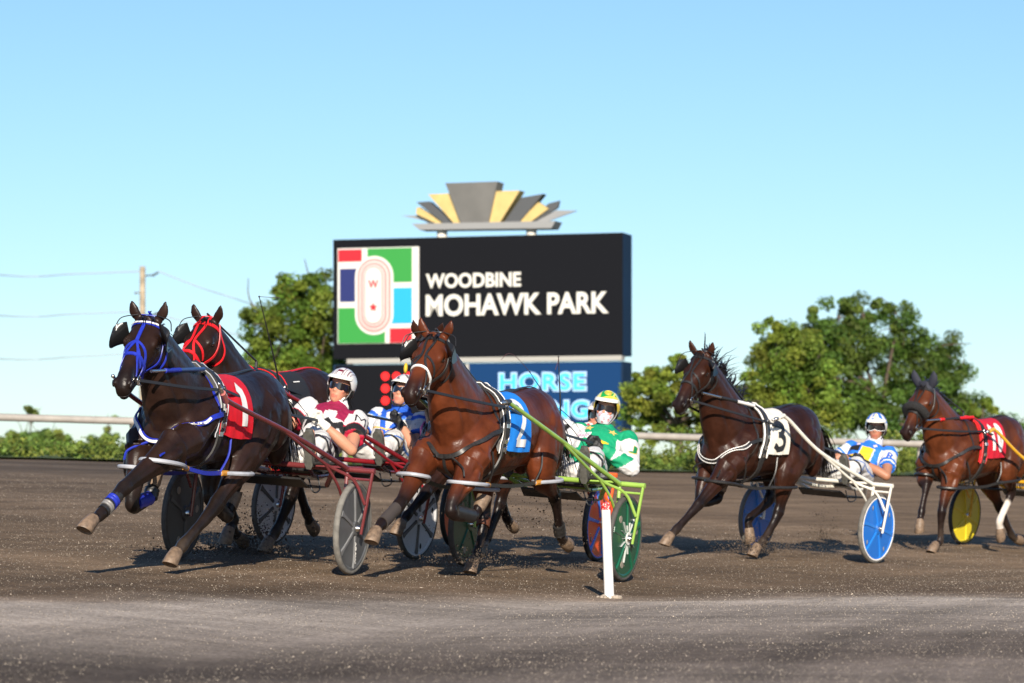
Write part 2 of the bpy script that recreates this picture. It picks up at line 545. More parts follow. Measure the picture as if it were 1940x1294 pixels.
tree('alder_tree', [(1865, 775, 30, 22), (1845, 800, 25, 20), (1890, 805, 25, 22), (1870, 840, 45, 35)],
     98, None, .17, 'small rounded tree showing above the back of the rightmost horse', 'tree', None, 15, 40, 60, crownr=(.2, .4))
for i, (b, d, lb) in enumerate([
    ([(60, 790, 22, 22), (45, 830, 45, 30), (95, 840, 35, 28)], 120, 'small sapling poking over the white rail at the far left edge'),
    ([(205, 815, 18, 28), (200, 850, 32, 26), (180, 865, 40, 18)], 118, 'narrow young tree below the rail, just left of the black lead horse'),
    ([(110, 838, 30, 24), (135, 850, 30, 22), (20, 840, 35, 30)], 108, 'low rounded bush below the rail between the two saplings')]):
    tree('young_tree', b, d, None, .2, lb, 'tree', 'young trees beyond the rail on the left', 30 + i, 26, 60, leafc=(.17, .22, .05), crownr=(.25, .5))

def undergrowth():
    rng = np.random.default_rng(5)
    cl = []
    for i in range(1700):
        x = rng.uniform(-12, 22); y0 = max(30, edge_y(x)); d = rng.uniform(.8, 9)
        y = y0 + d
        hgt = (.12 + .5 * rng.random() ** 2 + .05 * d * (.5 + .5 * math.sin(x * 1.9) * math.sin(x * .7))) * (1.0 if x > 1 else .32) * (.45 + 1.2 * max(0, MN.noise(V((x * .55, d * .3, 3.3))) + .35))
        z = gz(x, y)
        cl.append((np.array([x, y, z + hgt * rng.uniform(.1, .95)]), rng.uniform(.14, .32)))
    q, col = leaves(cl, 75, .075, (.165, .20, .035), rng)
    me = leaf_mesh(q, col)
    tag(link('undergrowth', me), 'tall bright green weeds along the outer rail', 'weeds', kind='stuff')
undergrowth()

# ------------------------------------------------------------------ outer rail
def make_rail():
    x0 = -15.59; a = V((x0, edge_y(x0), 0))
    def rz(x): return 1.127 + (x + 7.9) * (.765 - 1.127) / (8.87 + 7.9)
    root = empty('rail_fence', (.56, edge_y(.56), gz(.56, edge_y(.56))))
    root['base'] = tuple(root.location)
    tag(root, 'long pale steel rail on posts along the outer edge of the track', 'rail fence')
    mb = MB()
    pts = [(x, edge_y(x) + .0, rz(x)) for x in np.arange(-15.59, 20, 1.0)]
    mb.tube(pts, .058, 12)
    mb.build('top_rail', BONEWHITE, root)
    for k in range(-4, 6):
        x = .56 + 3.23 * k; y = edge_y(x) + .12
        m2 = MB(); m2.tube([(x, y, gz(x, y) - .2), (x, y, rz(x) - .12), (x, y - .12, rz(x) - .02)], .045, 10)
        m2.build('post', BONEWHITE, root)
    del root['base']
make_rail()

# ------------------------------------------------------------------ utility pole and wires
def make_pole():
    D = 150; k = D / 6000
    P = lambda px, py, d=0: V(((px - 970) * k, D + d, (930 - py) * k))
    wood = mat('weathered_pole_wood', (.34, .27, .19), .85, var=.35, vscale=3)
    b = P(270, 505); zb = gz(b.x, D)
    root = empty('utility_pole', (b.x, D, zb)); root['base'] = tuple(root.location)
    tag(root, 'weathered wooden utility pole behind the black lead horse', 'utility pole')
    MB().tube([(b.x, D, zb - .5), (b.x, D, b.z)], [.17, .13], 12).build('pole', wood, root)
    m = MB(); m.tube([P(272, 523), P(292, 521)], .035, 8); m.tube([P(288, 523), P(300, 516)], .05, 8); m.build('bracket', mat('pole_bracket', (.05, .05, .05), .6), root)
    m = MB(); m.tube([P(258, 555), P(272, 555)], .03, 8); m.ball(P(257, 555), .06); m.build('insulator', mat('pole_insulator', (.12, .1, .09), .5), root)
    m = MB(); m.tube([P(270, 598), P(296, 596)], .04, 8); m.ball(P(296, 594), .07); m.build('lower_bracket', mat('pole_bracket2', (.05, .05, .05), .6), root)
    del root['base']
    wire = mat('grey_wire', (.30, .31, .33), .6)
    for pts, lb in (([P(-260, 528, -20), P(0, 521), P(140, 519), P(268, 514)], 'topmost overhead wire running left from the wooden pole'),
                    ([P(-260, 604, -20), P(0, 598), P(140, 595), P(268, 590)], 'middle overhead wire running left from the wooden pole'),
                    ([P(-260, 686, -20), P(0, 680), P(140, 676), P(268, 668)], 'lowest overhead wire running left from the wooden pole'),
                    ([P(300, 514), P(380, 545), P(470, 574), P(620, 610, 15)], 'upper overhead wire sloping right from the pole to the maple'),
                    ([P(296, 594), P(360, 612), P(470, 640), P(620, 668, 15)], 'lower overhead wire sloping right behind the red bridle horse')):
        o = MB().tube(cat(pts, 5), .028, 6).build('overhead_wire', wire)
        tag(o, lb, 'wire', 'overhead wires')
make_pole()

# ------------------------------------------------------------------ scoreboard
def make_sign():
    A = V((-5.143, 91.3, 0)); Bv = V((3.105, 88.7, 0))
    X = (Bv - A).normalized(); Nn = V((X.y, -X.x, 0)).normalized()      # outward, towards the camera
    Z = V((0, 0, 1))
    zg = gz(-1, 90)
    mid = (A + Bv) / 2
    root = empty('scoreboard', (mid.x, mid.y, zg)); root['base'] = tuple(root.location)
    tag(root, 'large black scoreboard with a coloured track emblem and white lettering', 'scoreboard')
    def S(px):                                                     # photo column -> distance along the board face
        k = (px - 970) / 6000
        return (k * A.y - A.x) / (X.x - k * X.y)
    def Zt(px, py):
        s = S(px); p = A + X * s
        return (930 - py) / 6000 * p.y
    def F(s, z, d): return A + X * s + Z * z + Nn * d
    W = (Bv - A).length
    M = lambda s, z, d: Matrix(((X.x, Z.x, Nn.x, F(s, z, d).x), (X.y, Z.y, Nn.y, F(s, z, d).y), (X.z, Z.z, Nn.z, F(s, z, d).z), (0, 0, 0, 1)))
    def slab(name, s0, s1, z0, z1, d0, d1, m, par=root):
        mb = MB(); mb.extr([(0, 0), (s1 - s0, 0), (s1 - s0, z1 - z0), (0, z1 - z0)], M(s0, z0, d0), d1 - d0)
        return mb.build(name, m, par, smooth=False)
    black = mat('display_black', (.007, .0075, .010), .8, spec=.08)
    side = mat('navy_cabinet', (.008, .026, .062), .7, spec=.15, var=.15, vscale=1)
    navy = mat('navy_panel', (.006, .036, .115), .75, spec=.1)
    strip = mat('silver_strip', (.34, .325, .30), .6)
    slab('upper_cabinet', 0, W, 3.80, 7.235, -.95, 0, side)
    face = slab('display_face', 0, W, 3.80, 7.235, .004, .03, black)
    slab('divider_strip', .42, W - .02, 3.66, 3.795, -.3, .05, strip)
    slab('lower_cabinet', 0, W, 1.55, 3.63, -.95, 0, side)
    sm = S(886)
    dl = slab('odds_panel', .06, sm - .06, 1.60, 3.61, .004, .03, black)
    slab('mullion', sm - .05, sm + .05, 1.60, 3.61, .004, .05, strip)
    dr = slab('banner_panel', sm + .06, W - .05, 1.60, 3.61, .004, .03, navy)
    for s in (.9, W - .9):
        slab('support_post', s - .2, s + .2, zg - .3, 1.55, -.7, -.3, mat('post_steel', (.3, .3, .3), .6))
    # emblem
    l0, l1 = S(641), S(795); z1, z0 = 6.98, 4.23
    w = l1 - l0; h = z1 - z0
    wm = mat('emblem_white', (.60, .58, .55), .5); rd = mat('emblem_red', (.48, .006, .016), .5); gn = mat('emblem_green', (.022, .24, .035), .5)
    nv = mat('emblem_navy', (.008, .015, .11), .5); cy = mat('emblem_cyan', (.008, .32, .62), .5); pk = mat('emblem_pink', (.60, .24, .23), .5)
    em = slab('emblem', l0, l1, z0, z1, .032, .06, wm)
    def blk(name, a, b, c, d, m): return slab(name, l0 + a * w, l0 + b * w, z0 + c * h, z0 + d * h, .062, .075, m, em)
    g = .055
    blk('red_block', .01, .30, .86, .985, rd); blk('green_block', .37, .915, .635, .99, gn)
    blk('navy_block', .03, .42, .44, .785, nv); blk('cyan_block', .55, .915, .205, .575, cy)
    blk('green_block', .01, .585, .005, .375, gn); blk('red_block', .645, .915, .005, .155, rd)
    def stadium(name, cx, cz, rx, hz, d0, m):
        pl = []
        for k in range(25): a = math.pi * k / 24; pl.append((cx + rx * math.cos(a), cz + hz + rx * math.sin(a)))
        for k in range(25): a = math.pi + math.pi * k / 24; pl.append((cx + rx * math.cos(a), cz - hz + rx * math.sin(a)))
        mb = MB(); mb.extr(pl, M(0, 0, d0), .01); mb.build(name, m, em, smooth=False)
    cxx = l0 + .455 * w; czz = z0 + .50 * h
    for i, (r, m) in enumerate(((.235, wm), (.205, pk), (.175, wm), (.16, pk), (.13, wm), (.118, pk), (.10, wm))):
        stadium('track_ring', cxx, czz, r * w, .215 * h * .93, .077 + .011 * i, m)
    vs, fs = text_fit('W', .125 * w, .085 * h, .02, .01)
    MB().add([M(cxx - .062 * w, czz + .075 * h, .16) @ V(p) for p in vs], fs).build('emblem_letter', rd, em, smooth=False)
    pl = []
    for k in range(10):
        a = math.pi / 2 + k * math.pi / 5; r = (.055 if k % 2 == 0 else .026) * w
        pl.append((cxx + r * math.cos(a), czz - .125 * h + r * math.sin(a)))
    MB().extr(pl, M(0, 0, .155), .012).build('emblem_star', rd, em, smooth=False)
    # lettering
    lm = mat('letter_white', (.62, .60, .55), .5)
    def word(name, s, px0, px1, py0, py1, m, par, bold=.03, d=.034, sp=1.0):
        a, b = S(px0), S(px1); zz0 = Zt((px0 + px1) / 2, py1); zz1 = Zt((px0 + px1) / 2, py0)
        vs, fs = text_fit(s, b - a, zz1 - zz0, bold, .012, sp)
        MB().add([M(a, zz0, d + .014) @ V(p) for p in vs], fs).build(name, m, par, smooth=False)
    word('lettering', 'WOODBINE', 808, 988, 517, 545, lm, face)
    word('lettering', 'MOHAWK PARK', 808, 1154, 555, 597, lm, face)
    cy2 = mat('lit_cyan_letter', (.04, .42, .72), .4, emit=.35)
    glow = mat('pale_letter_edge', (.34, .50, .72), .4)
    for t, a in (('HORSE', (945, 1113, 704, 743)), ('RACING', (925, 1119, 757, 796))):
        word('lettering', t, a[0], a[1], a[2], a[3], glow, dr, .075, .032, 1.12)
        word('lettering', t, a[0] + 4, a[1] - 4, a[2] + 4, a[3] - 4, cy2, dr, .02, .055, 1.16)
    dm = mat('lit_red_dot', (.85, .012, .012), .4, emit=.5)
    for c in range(3):
        for r in range(3):
            px = 731 + 21 * c; py = 713 + 23 * r
            s = S(px); z = Zt(px, py)
            MB().extr([(s + .122 * math.cos(a * math.pi / 10), z + .122 * math.sin(a * math.pi / 10)) for a in range(20)], M(0, 0, .032), .02).build('red_dot', dm, dl, smooth=False)
    # small white line of text at the foot of the odds panel
    for k in range(7):
        slab('text_mark', S(662) + .2 * k, S(662) + .2 * k + .13, Zt(680, 802), Zt(680, 787), .032, .045, lm, dl)
    # art-deco crest
    cr = empty('sign_crest', F(W / 2, 7.24, -.5)); cr['base'] = tuple(cr.location)
    tag(cr, 'grey and gold fan shaped crest standing on top of the scoreboard', 'crest')
    grey = mat('crest_grey', (.12, .116, .108), .55, var=.1, vscale=2); gold = mat('crest_gold', (.50, .37, .14), .5, var=.12, vscale=3); dk = mat('crest_slate', (.065, .068, .072), .5)
    lt = mat('crest_edge', (.24, .24, .24), .5)
    z7 = lambda x, y: (600 + x / 3.129, 330 + y / 3.129)
    def wedge(name, pts, d0, d1, m):
        pl = []
        for x, y in pts:
            px, py = z7(x, y); pl.append((S(px), Zt(px, py)))
        MB().extr(pl, M(0, 0, d0 - .45), d1 - d0).build(name, [m][0], cr, smooth=False)
    wedge('fan_blade', [(752, 50), (1062, 40), (1000, 322), (856, 322)], -.30, .30, grey)
    wedge('gold_blade', [(645, 115), (770, 110), (850, 300), (810, 302)], -.26, .22, gold)
    wedge('gold_blade', [(1045, 97), (1190, 92), (1062, 295), (1002, 302)], -.26, .22, gold)
    wedge('fan_blade', [(568, 160), (645, 155), (790, 285), (730, 285)], -.22, .12, dk)
    wedge('fan_blade', [(1190, 133), (1322, 110), (1175, 285), (1085, 285)], -.22, .12, dk)
    wedge('gold_blade', [(566, 192), (580, 188), (735, 285), (680, 285), (562, 228)], -.18, .06, gold)
    wedge('gold_blade', [(1290, 158), (1350, 198), (1230, 285), (1165, 285)], -.18, .06, gold)
    wedge('fan_blade', [(555, 236), (575, 232), (690, 285), (640, 290)], -.16, .0, dk)
    wedge('fan_blade', [(1345, 165), (1410, 148), (1400, 190), (1250, 285), (1220, 285)], -.14, -.02, dk)
    wedge('spike', [(465, 237), (600, 237), (660, 285), (575, 260)], -.12, -.04, lt)
    wedge('spike', [(1512, 207), (1390, 205), (1240, 288), (1300, 285)], -.12, -.04, lt)
    wedge('base_slab', [(556, 292), (1408, 275), (1385, 318), (600, 328)], -.34, .34, lt)
    for px in (828, 998):
        s = S(px); p0 = F(s, 7.2, -.45); p1 = F(s, Zt(px, 430), -.45)
        MB().tube([p0, p1], .15, 14).build('crest_post', mat('crest_post_white', (.7, .66, .58), .5), cr)
    del cr['base']; del root['base']
make_sign()

# ------------------------------------------------------------------ inside marker
def make_marker():
    x, y = .70, 22.8; z = gz(x, y) - .006; k = y / 6000
    root = empty('distance_marker', (x, y, z)); root['base'] = (x, y, z)
    tag(root, 'white plastic marker post with a red reflective top on the inside track edge', 'marker post')
    tilt = V((-7 * k, 0, 180 * k)); u = tilt.normalized(); h = tilt.length
    mb = MB(); r = .034
    ax = V((1, 0, 0)); ay = V((0, 1, 0))
    rg = lambda t, rr, n=20: [V((x, y, z)) + u * t + ax * (rr * math.cos(2 * math.pi * j / n)) + ay * (rr * math.sin(2 * math.pi * j / n)) for j in range(n)]
    mb.loft([rg(-.1, r * 1.08), rg(h * .5, r * 1.0), rg(h * .925, r * .96)])
    mb.build('post', mat('marker_white', (.76, .74, .70), .4, var=.08, vscale=9), root)
    m2 = MB(); m2.loft([rg(h * .925, r * .965), rg(h * .992, r * .965), rg(h, r * .9)])
    red = mat('scuffed_red_band', (.62, .02, .02), .45)
    nt = red.node_tree; nz = nt.nodes.new('ShaderNodeTexNoise'); nz.inputs['Scale'].default_value = 60; tc = nt.nodes.new('ShaderNodeTexCoord')
    rp = nt.nodes.new('ShaderNodeValToRGB'); rp.color_ramp.elements[0].position = .56; rp.color_ramp.elements[0].color = (.62, .02, .02, 1); rp.color_ramp.elements[1].position = .62; rp.color_ramp.elements[1].color = (.7, .55, .5, 1)
    nt.links.new(tc.outputs['Object'], nz.inputs['Vector']); nt.links.new(nz.outputs['Fac'], rp.inputs['Fac']); nt.links.new(rp.outputs['Color'], nt.nodes['Principled BSDF'].inputs['Base Color'])
    m2.build('red_band', red, root)
    m3 = MB(); rng = random.Random(4)
    for i in range(40):
        a = rng.random() * 6.28; d = rng.uniform(.02, .10)
        m3.ball((x + d * math.cos(a), y + d * math.sin(a) * .7, z + .012 * (1 - d / .1)), rng.uniform(.008, .02), n=6, m=4)
    tag(m3.build('dirt_mound', mat('loose_dirt', (.30, .25, .20), .9, var=.4)), 'small heap of pale dirt round the foot of the white marker post', 'dirt', kind='stuff')
    del root['base']
make_marker()
# ------------------------------------------------------------------ rigs: local axes f forward, v to the horse's left, w up (square to the banked track)
def rig_matrix(h, b=.08):
    h = R(h)
    u = V((-math.sin(h), -math.cos(h), 0)); v = V((math.cos(h), -math.sin(h), -b)).normalized(); w = u.cross(v)
    return Matrix((u, v, w)).transposed()

def rig_root(name, ox, oy, h, base):
    Mx = rig_matrix(h); o = V((ox, oy, gz(ox, oy)))
    e = empty(name, o + Mx @ V(base), Mx)
    e['base'] = tuple(base)
    return e

def ell(c, a, b, n=16, p=2.0, top=0.0):
    """ring around c with half axes a (vertical-ish) and b (sideways); top widens the upper side"""
    out = []
    for j in range(n):
        t = 2 * math.pi * j / n
        ct, st = math.cos(t), math.sin(t)
        x = math.copysign(abs(ct) ** (2 / p), ct); y = math.copysign(abs(st) ** (2 / p), st)
        out.append(c + a * x + b * (y * (1 + top * ct)))
    return out

class Bvh:
    def __init__(self, me):
        self.t = BVHTree.FromPolygons([v.co for v in me.vertices], [tuple(p.vertices) for p in me.polygons])
    def snap(self, p, off):
        loc, nrm, i, d = self.t.find_nearest(V(p))
        return loc + nrm * off, nrm
    def cast(self, o, d, dist=2.0):
        loc, nrm, i, dd = self.t.ray_cast(V(o), V(d).normalized(), dist)
        return loc, nrm

def ribbon(mb, pts, nrm, w, t=.006, close=False):
    k = len(pts); rings = []
    for i in range(k):
        a = pts[(i - 1) % k] if (i or close) else pts[0]; b = pts[(i + 1) % k] if (i < k - 1 or close) else pts[-1]
        tg = (b - a)
        if tg.length < 1e-7: tg = V((1, 0, 0))
        tg.normalize()
        s = tg.cross(nrm[i])
        if s.length < 1e-6: s = tg.orthogonal()
        s = s.normalized() * (w / 2); n = nrm[i] * t
        rings.append([pts[i] - s, pts[i] + s, pts[i] + s * .9 + n, pts[i] - s * .9 + n])
    mb.loft(rings, close)

def strap(mb, bvh, pts, w=.022, off=.003, t=.005, n=7, close=False, snap=True, sm=3):
    """flat strap laid over the body through the given points"""
    P = cat(pts + ([pts[0]] if close else []), n)
    if close: P = P[:-1]
    q, nn = [], []
    for p in P:
        a, b = bvh.snap(p, off)
        if not snap: a = p
        q.append(a); nn.append(b)
    # soften the normals
    for _ in range(sm):
        q = [q[0]] + [(q[i - 1] + q[i] * 2 + q[i + 1]) / 4 + nn[i] * .0006 for i in range(1, len(q) - 1)] + [q[-1]]
    for _ in range(2):
        nn = [(nn[max(i - 1, 0)] + nn[i] * 2 + nn[min(i + 1, len(nn) - 1)]).normalized() for i in range(len(nn))]
    ribbon(mb, q, nn, w, t, close)

def ring_pts(bvh, c, a, b, n=28, a0=0, a1=360, off=.004, far=.6):
    """points where rays from c in the plane (a,b) leave the body"""
    out = []
    for j in range(n):
        t = R(a0 + (a1 - a0) * j / (n - (0 if a1 - a0 == 360 else 1)))
        d = a * math.cos(t) + b * math.sin(t)
        loc, nrm = bvh.cast(c, d, far)
        if loc is None:
            loc = c + d * .3; nrm = d
        out.append((loc + nrm * off, nrm))
    # even out outliers where the ray ran into a leg
    c = V(c)
    for _ in range(2):
        for j in range(1, n - 1):
            r0 = (out[j - 1][0] - c).length; r1 = (out[j][0] - c).length; r2 = (out[j + 1][0] - c).length
            if r1 > 1.25 * (r0 + r2) / 2:
                d = (out[j][0] - c).normalized(); out[j] = (c + d * (r0 + r2) / 2, d)
    return out

BROWNS = dict(black=((.020, .0095, .0068), (.0125, .0080, .0065)), bay=((.088, .0215, .0075), (.012, .007, .006)), dark=((.029, .0098, .0053), (.012, .007, .006)), rich=((.080, .0215, .0075), (.013, .007, .006)))

def catr(tab, t):
    """piecewise-linear table lookup"""
    for (a, x), (b, y) in zip(tab, tab[1:]):
        if t <= b:
            k = (t - a) / (b - a)
            return tuple(p + (q - p) * k for p, q in zip(x, y))
    return tab[-1][1]

TORSO = [(.02, 1.215, .19, .12), (.08, 1.225, .27, .20), (.20, 1.228, .322, .262), (.38, 1.235, .325, .288), (.58, 1.212, .312, .272), (.80, 1.175, .325, .292),
         (1.00, 1.157, .335, .300), (1.18, 1.16, .358, .295), (1.32, 1.155, .360, .280), (1.46, 1.12, .315, .265), (1.58, 1.08, .245, .235), (1.66, 1.055, .165, .165), (1.70, 1.05, .07, .08)]
FORE = [(0, (.105, .150)), (.12, (.088, .118)), (.45, (.060, .080)), (.85, (.045, .053)), (1.0, (.047, .055)), (1.12, (.041, .046)), (1.4, (.029, .038)), (1.8, (.029, .038)), (1.93, (.036, .045)), (2.05, (.037, .044)), (2.45, (.029, .035)), (2.8, (.038, .044)), (3.0, (.040, .046))]
HIND = [(0, (.125, .215)), (.25, (.135, .205)), (.6, (.125, .185)), (1.0, (.105, .150)), (1.35, (.074, .108)), (1.75, (.046, .062)), (2.0, (.048, .070)), (2.15, (.041, .055)), (2.45, (.031, .043)), (2.8, (.031, .042)), (2.94, (.038, .048)), (3.06, (.039, .046)), (3.45, (.031, .037)), (3.8, (.039, .045)), (4.0, (.042, .047))]

def make_horse(name, sp):
    """sp: frame (ox,oy,heading), x0, sx, hw withers height, P poll, pitch, yaw, legs, coat ..."""
    rng = np.random.default_rng(sp.get('seed', 1))
    ox, oy, hd = sp['frame']
    x0, sx, hw = sp['x0'], sp['sx'], sp['hw']
    k = hw / 1.535
    root = rig_root(name, ox, oy, hd, (x0 + .85 * sx, 0, 0))
    tag(root, sp['label'], 'horse', 'racing horses')
    U, VV, Wv = V((1, 0, 0)), V((0, 1, 0)), V((0, 0, 1))
    mb = MB()
    X = lambda x: x0 + x * sx
    # ---- trunk
    rings = []
    TT = [V((a[0], a[1], a[2])) for a in TORSO]; TW = [V((a[3], 0, 0)) for a in TORSO]
    for (x, zc, hh), (hwid, _, _) in zip(cat(TT, 4), cat(TW, 4)):
        rings.append(ell(V((X(x), 0, zc * k)), Wv * hh * k, VV * hwid * .885, 24, 2.25, -.06))
    mb.loft(rings)
    # withers ridge
    mb.ball((X(1.24), 0, 1.44 * k), (.24, .075, .105))
    # ---- head frame
    P = V(sp['P']); pit, yaw, roll = R(sp['pitch']), R(sp.get('yaw', 0)), R(sp.get('roll', 0))
    hx = V((math.cos(pit) * math.cos(yaw), math.cos(pit) * math.sin(yaw), -math.sin(pit)))
    hy = V((-math.sin(yaw), math.cos(yaw), 0)); hz = hx.cross(hy)
    q = Quaternion(hx, roll); hy = q @ hy; hz = q @ hz
    hs = sp.get('hs', 1.13)
    H = lambda x, y, z: P + hx * (x * 1.03) + hy * (y * hs) + hz * (z * hs)
    HR = Matrix((hx, hy, hz)).transposed()
    # ---- neck
    Wt = V((X(1.18), 0, hw - .03)); Ch = V((X(1.60), 0, .97 * k)); Th = H(.13, 0, -.225); Pc = H(-.035, 0, -.02)
    rings = []
    for t, wd, sag in ((-.10, .185, 0), (0.0, .195, .0), (.2, .175, -.012), (.42, .143, .0), (.65, .115, .022), (.85, .098, .022), (1.0, .09, .0), (1.08, .078, -.01)):
        top = Wt.lerp(Pc, t) + Wv * sag
        und = Ch.lerp(Th, t) + (Wv * -.02 + U * .075) * math.sin(math.pi * min(max(t, 0), 1))
        c = (top + und) / 2; a = (top - und) / 2
        rings.append(ell(c, a, VV * wd, 20, 2.1, -.12))
    mb.loft(rings)
    # gullet / windpipe line and brachial muscle
    mb.tube([Ch.lerp(Th, .05) + Wv * .06, Ch.lerp(Th, .5) + U * -.0 + Wv * .02, Th.lerp(Ch, .05)], [.095, .068, .055], 10)
    # ---- head
    hr = []
    for x, zc, hh, wd, tp in ((-.055, -.075, .055, .05, .1), (-.03, -.085, .085, .073, .15), (.03, -.105, .108, .088, .2), (.10, -.128, .128, .098, .25), (.165, -.138, .138, .099, .34), (.23, -.130, .128, .087, .34),
                          (.30, -.108, .103, .067, .22), (.38, -.090, .082, .053, .12), (.46, -.083, .071, .046, .08), (.52, -.085, .066, .048, .10), (.565, -.092, .060, .048, .0), (.60, -.100, .050, .043, -.1), (.620, -.106, .036, .034, -.1), (.630, -.110, .016, .018, 0)):
        hr.append(ell(H(x, 0, zc), hz * hh * hs, hy * wd * hs, 20, 2.3, tp))
    mb.loft(hr)
    for s in (1, -1):
        mb.ball(H(.135, s * .062, -.175), (.105, .034, .098), HR)              # cheek
        mb.ball(H(.175, s * .088, -.052), (.050, .024, .028), HR)             # brow
        mb.ball(H(.285, s * .055, -.105), (.10, .014, .016), HR)              # facial crest
        mb.ball(H(.568, s * .043, -.068), (.036, .021, .032), HR)             # nostril flare
        mb.ball(H(.20, s * .078, -.10), (.06, .018, .03), HR)
        # ear
        e0 = H(-.012, s * .058, -.025); tip = H(*sp.get('ears', {}).get(s, (-.080, s * .108, .088)))
        d = (tip - e0); er = []
        sd_ = hy.copy(); fr_ = d.cross(sd_).normalized(); sd_ = fr_.cross(d).normalized()
        for t, rr in ((-.10, .026), (.12, .035), (.35, .041), (.58, .035), (.8, .020), (.94, .008), (1.0, .002)):
            er.append(ell(e0 + d * t + sd_ * (s * .014 * math.sin(math.pi * max(t, 0))), sd_ * rr, fr_ * (rr * .42), 10))
        mb.loft(er)
    mb.ball(H(.575, 0, -.150), (.050, .036, .026), HR)                        # lower lip
    mb.tube([H(.20, 0, -.255), H(.36, 0, -.185), H(.55, 0, -.150)], [.034, .036, .032], 10)   # jaw bars
    # ---- legs
    legs = sp['legs']; seg = []
    hoofs = []
    for key, J in legs.items():
        J = [V(j) for j in J]
        s = 1 if key[1] == 'L' else -1
        toe_d = (J[-1] - J[-2]).normalized()
        cor = J[-2] + toe_d * .105
        J2 = J[:-1] + [cor]
        tab = FORE if key[0] == 'F' else HIND
        N = len(J2) - 1
        rings = []; m = 44
        pth = cat(J2, 14); tot = len(pth) - 1
        for i in range(0, tot + 1):
            t = i / tot * N
            tan = (pth[min(i + 1, tot)] - pth[max(i - 1, 0)]).normalized()
            sv = (VV - tan * VV.dot(tan)).normalized(); fv = sv.cross(tan)
            ra, rb = catr(tab, t); lb = 1.05; ra *= lb; rb *= lb
            rings.append(ell(pth[i], fv * rb, sv * ra, 14))
        mb.loft(rings)
        seg.append((key, J2))
        if key[0] == 'F':
            el = J[0]
            sh = V((X(1.52), s * .178, 1.06 * k)); sc = V((X(1.26), s * .12, 1.36 * k))
            mb.tube([sc, sc.lerp(sh, .55) + VV * s * .03, sh], [.08, .115, .105], 12)
            mb.tube([sh, sh.lerp(el, .5) + VV * s * .015, el], [.105, .12, .10], 12)
            mb.ball(sh + V((.0, -s * .03, -.01)), (.115, .10, .13))
            d1 = (J[1] - el).normalized()
            mb.ball(el + d1 * .10 + VV * s * .02, (.092, .074, .15), d1.to_track_quat('Z', 'Y').to_matrix())
        else:
            hk = J[2]; g = (J[1] - hk).normalized(); cn = (J[3] - hk).normalized()
            back = -(g + cn)
            if back.length < .08: back = V((-1, 0, 0))
            back = (back.normalized() * .6 + V((-.5, 0, .1))).normalized()
            tipk = hk + back * .058 + g * .035
            mb.tube([hk, tipk], [.036, .026], 8); mb.tube([tipk, tipk.lerp(J[1], .45) - VV * 0, J[1]], [.024, .030, .07], 8)     # point of hock, tendon
            hip = J[0]
            mb.ball(hip + V((-.06, s * .02, -.05)), (.21, .135, .23))
            mb.ball(V((X(.12), s * .12, 1.10 * k)), (.13, .10, .26))
        # hoof
        a = toe_d; up = VV - a * VV.dot(a); up.normalize()
        ns = Quaternion(up, R(38)) @ a
        tv = up.cross(ns).normalized()
        pa = up.cross(a).normalized()
        hb = MB()
        hb.loft([ell(cor - a * .02, pa * .042, up * .039, 16), ell(cor + a * .004, pa * .050, up * .046, 16), ell(cor + a * .045 + ns * .016, (pa + tv).normalized() * .055, up * .050, 16), ell(cor + a * .074 + ns * .040, tv * .062, up * .054, 16), ell(cor + a * .076 + ns * .045, tv * .059, up * .051, 16), ell(cor + a * .070 + ns * .037, tv * .044, up * .038, 16)])
        hc = sp.get('hoofs', {}).get(key, HOOF)
        hoofs.append((hb, hc))
    me = remesh(mb, .0095, 5, .5)
    # ---- muscle borders: shallow grooves pressed into the surface
    co = coords(me); nv_ = np.empty(len(me.vertices) * 3, dtype=np.float32); me.vertices.foreach_get('normal', nv_); nv_ = nv_.reshape(-1, 3)
    disp = np.zeros(len(co), dtype=np.float32)
    def groove(pl, depth, wid, side, vmin=.06, leg=False):
        d = np.full(len(co), 9.0)
        for a, b in zip(pl, pl[1:]):
            if leg:
                a = np.array(a); b = np.array(b); ab = b - a; t = np.clip(((co - a) @ ab) / (ab @ ab), 0, 1); d = np.minimum(d, np.linalg.norm(co - (a + t[:, None] * ab), axis=1))
            else:
                a = np.array((a[0], a[-1])); b = np.array((b[0], b[-1])); q2 = co[:, [0, 2]]; ab = b - a; t = np.clip(((q2 - a) @ ab) / (ab @ ab), 0, 1); d = np.minimum(d, np.linalg.norm(q2 - (a + t[:, None] * ab), axis=1))
        m = np.exp(-(d / wid) ** 2)
        if not leg: m = m * (co[:, 1] * side > vmin)
        disp[:] = disp - depth * m
    for s in (1, -1):
        G = lambda *p: [(X(a), b * k) for a, b in p]
        groove(G((1.12, 1.40), (1.17, 1.20), (1.27, .98)), .013, .035, s)
        groove(G((1.36, 1.36), (1.47, 1.22), (1.60, 1.06)), .010, .032, s)
        groove(G((1.22, 1.14), (1.40, 1.02), (1.50, .97)), .007, .025, s)
        groove(G((.56, 1.22), (.62, 1.05), (.74, .93)), .014, .040, s)
        groove(G((.12, 1.28), (.16, 1.08), (.30, .90)), .010, .030, s)
        groove(G((.30, 1.40), (.42, 1.20), (.40, 1.02)), .006, .030, s)
        for i in range(5): groove(G((.72 + .09 * i, 1.24), (.76 + .09 * i, 1.02)), .0035, .018, s)
        groove([tuple(Ch.lerp(Th, .12) - U * .05 + Wv * .02), tuple(Ch.lerp(Th, .5) - U * .075), tuple(Ch.lerp(Th, .9) - U * .06)], .010, .025, s, .03)
        groove([tuple(Wt.lerp(Pc, .1) + U * .12 - Wv * .12), tuple(Wt.lerp(Pc, .5) + U * .06 - Wv * .09), tuple(Wt.lerp(Pc, .85) + U * .04 - Wv * .07)], .006, .030, s, .03)
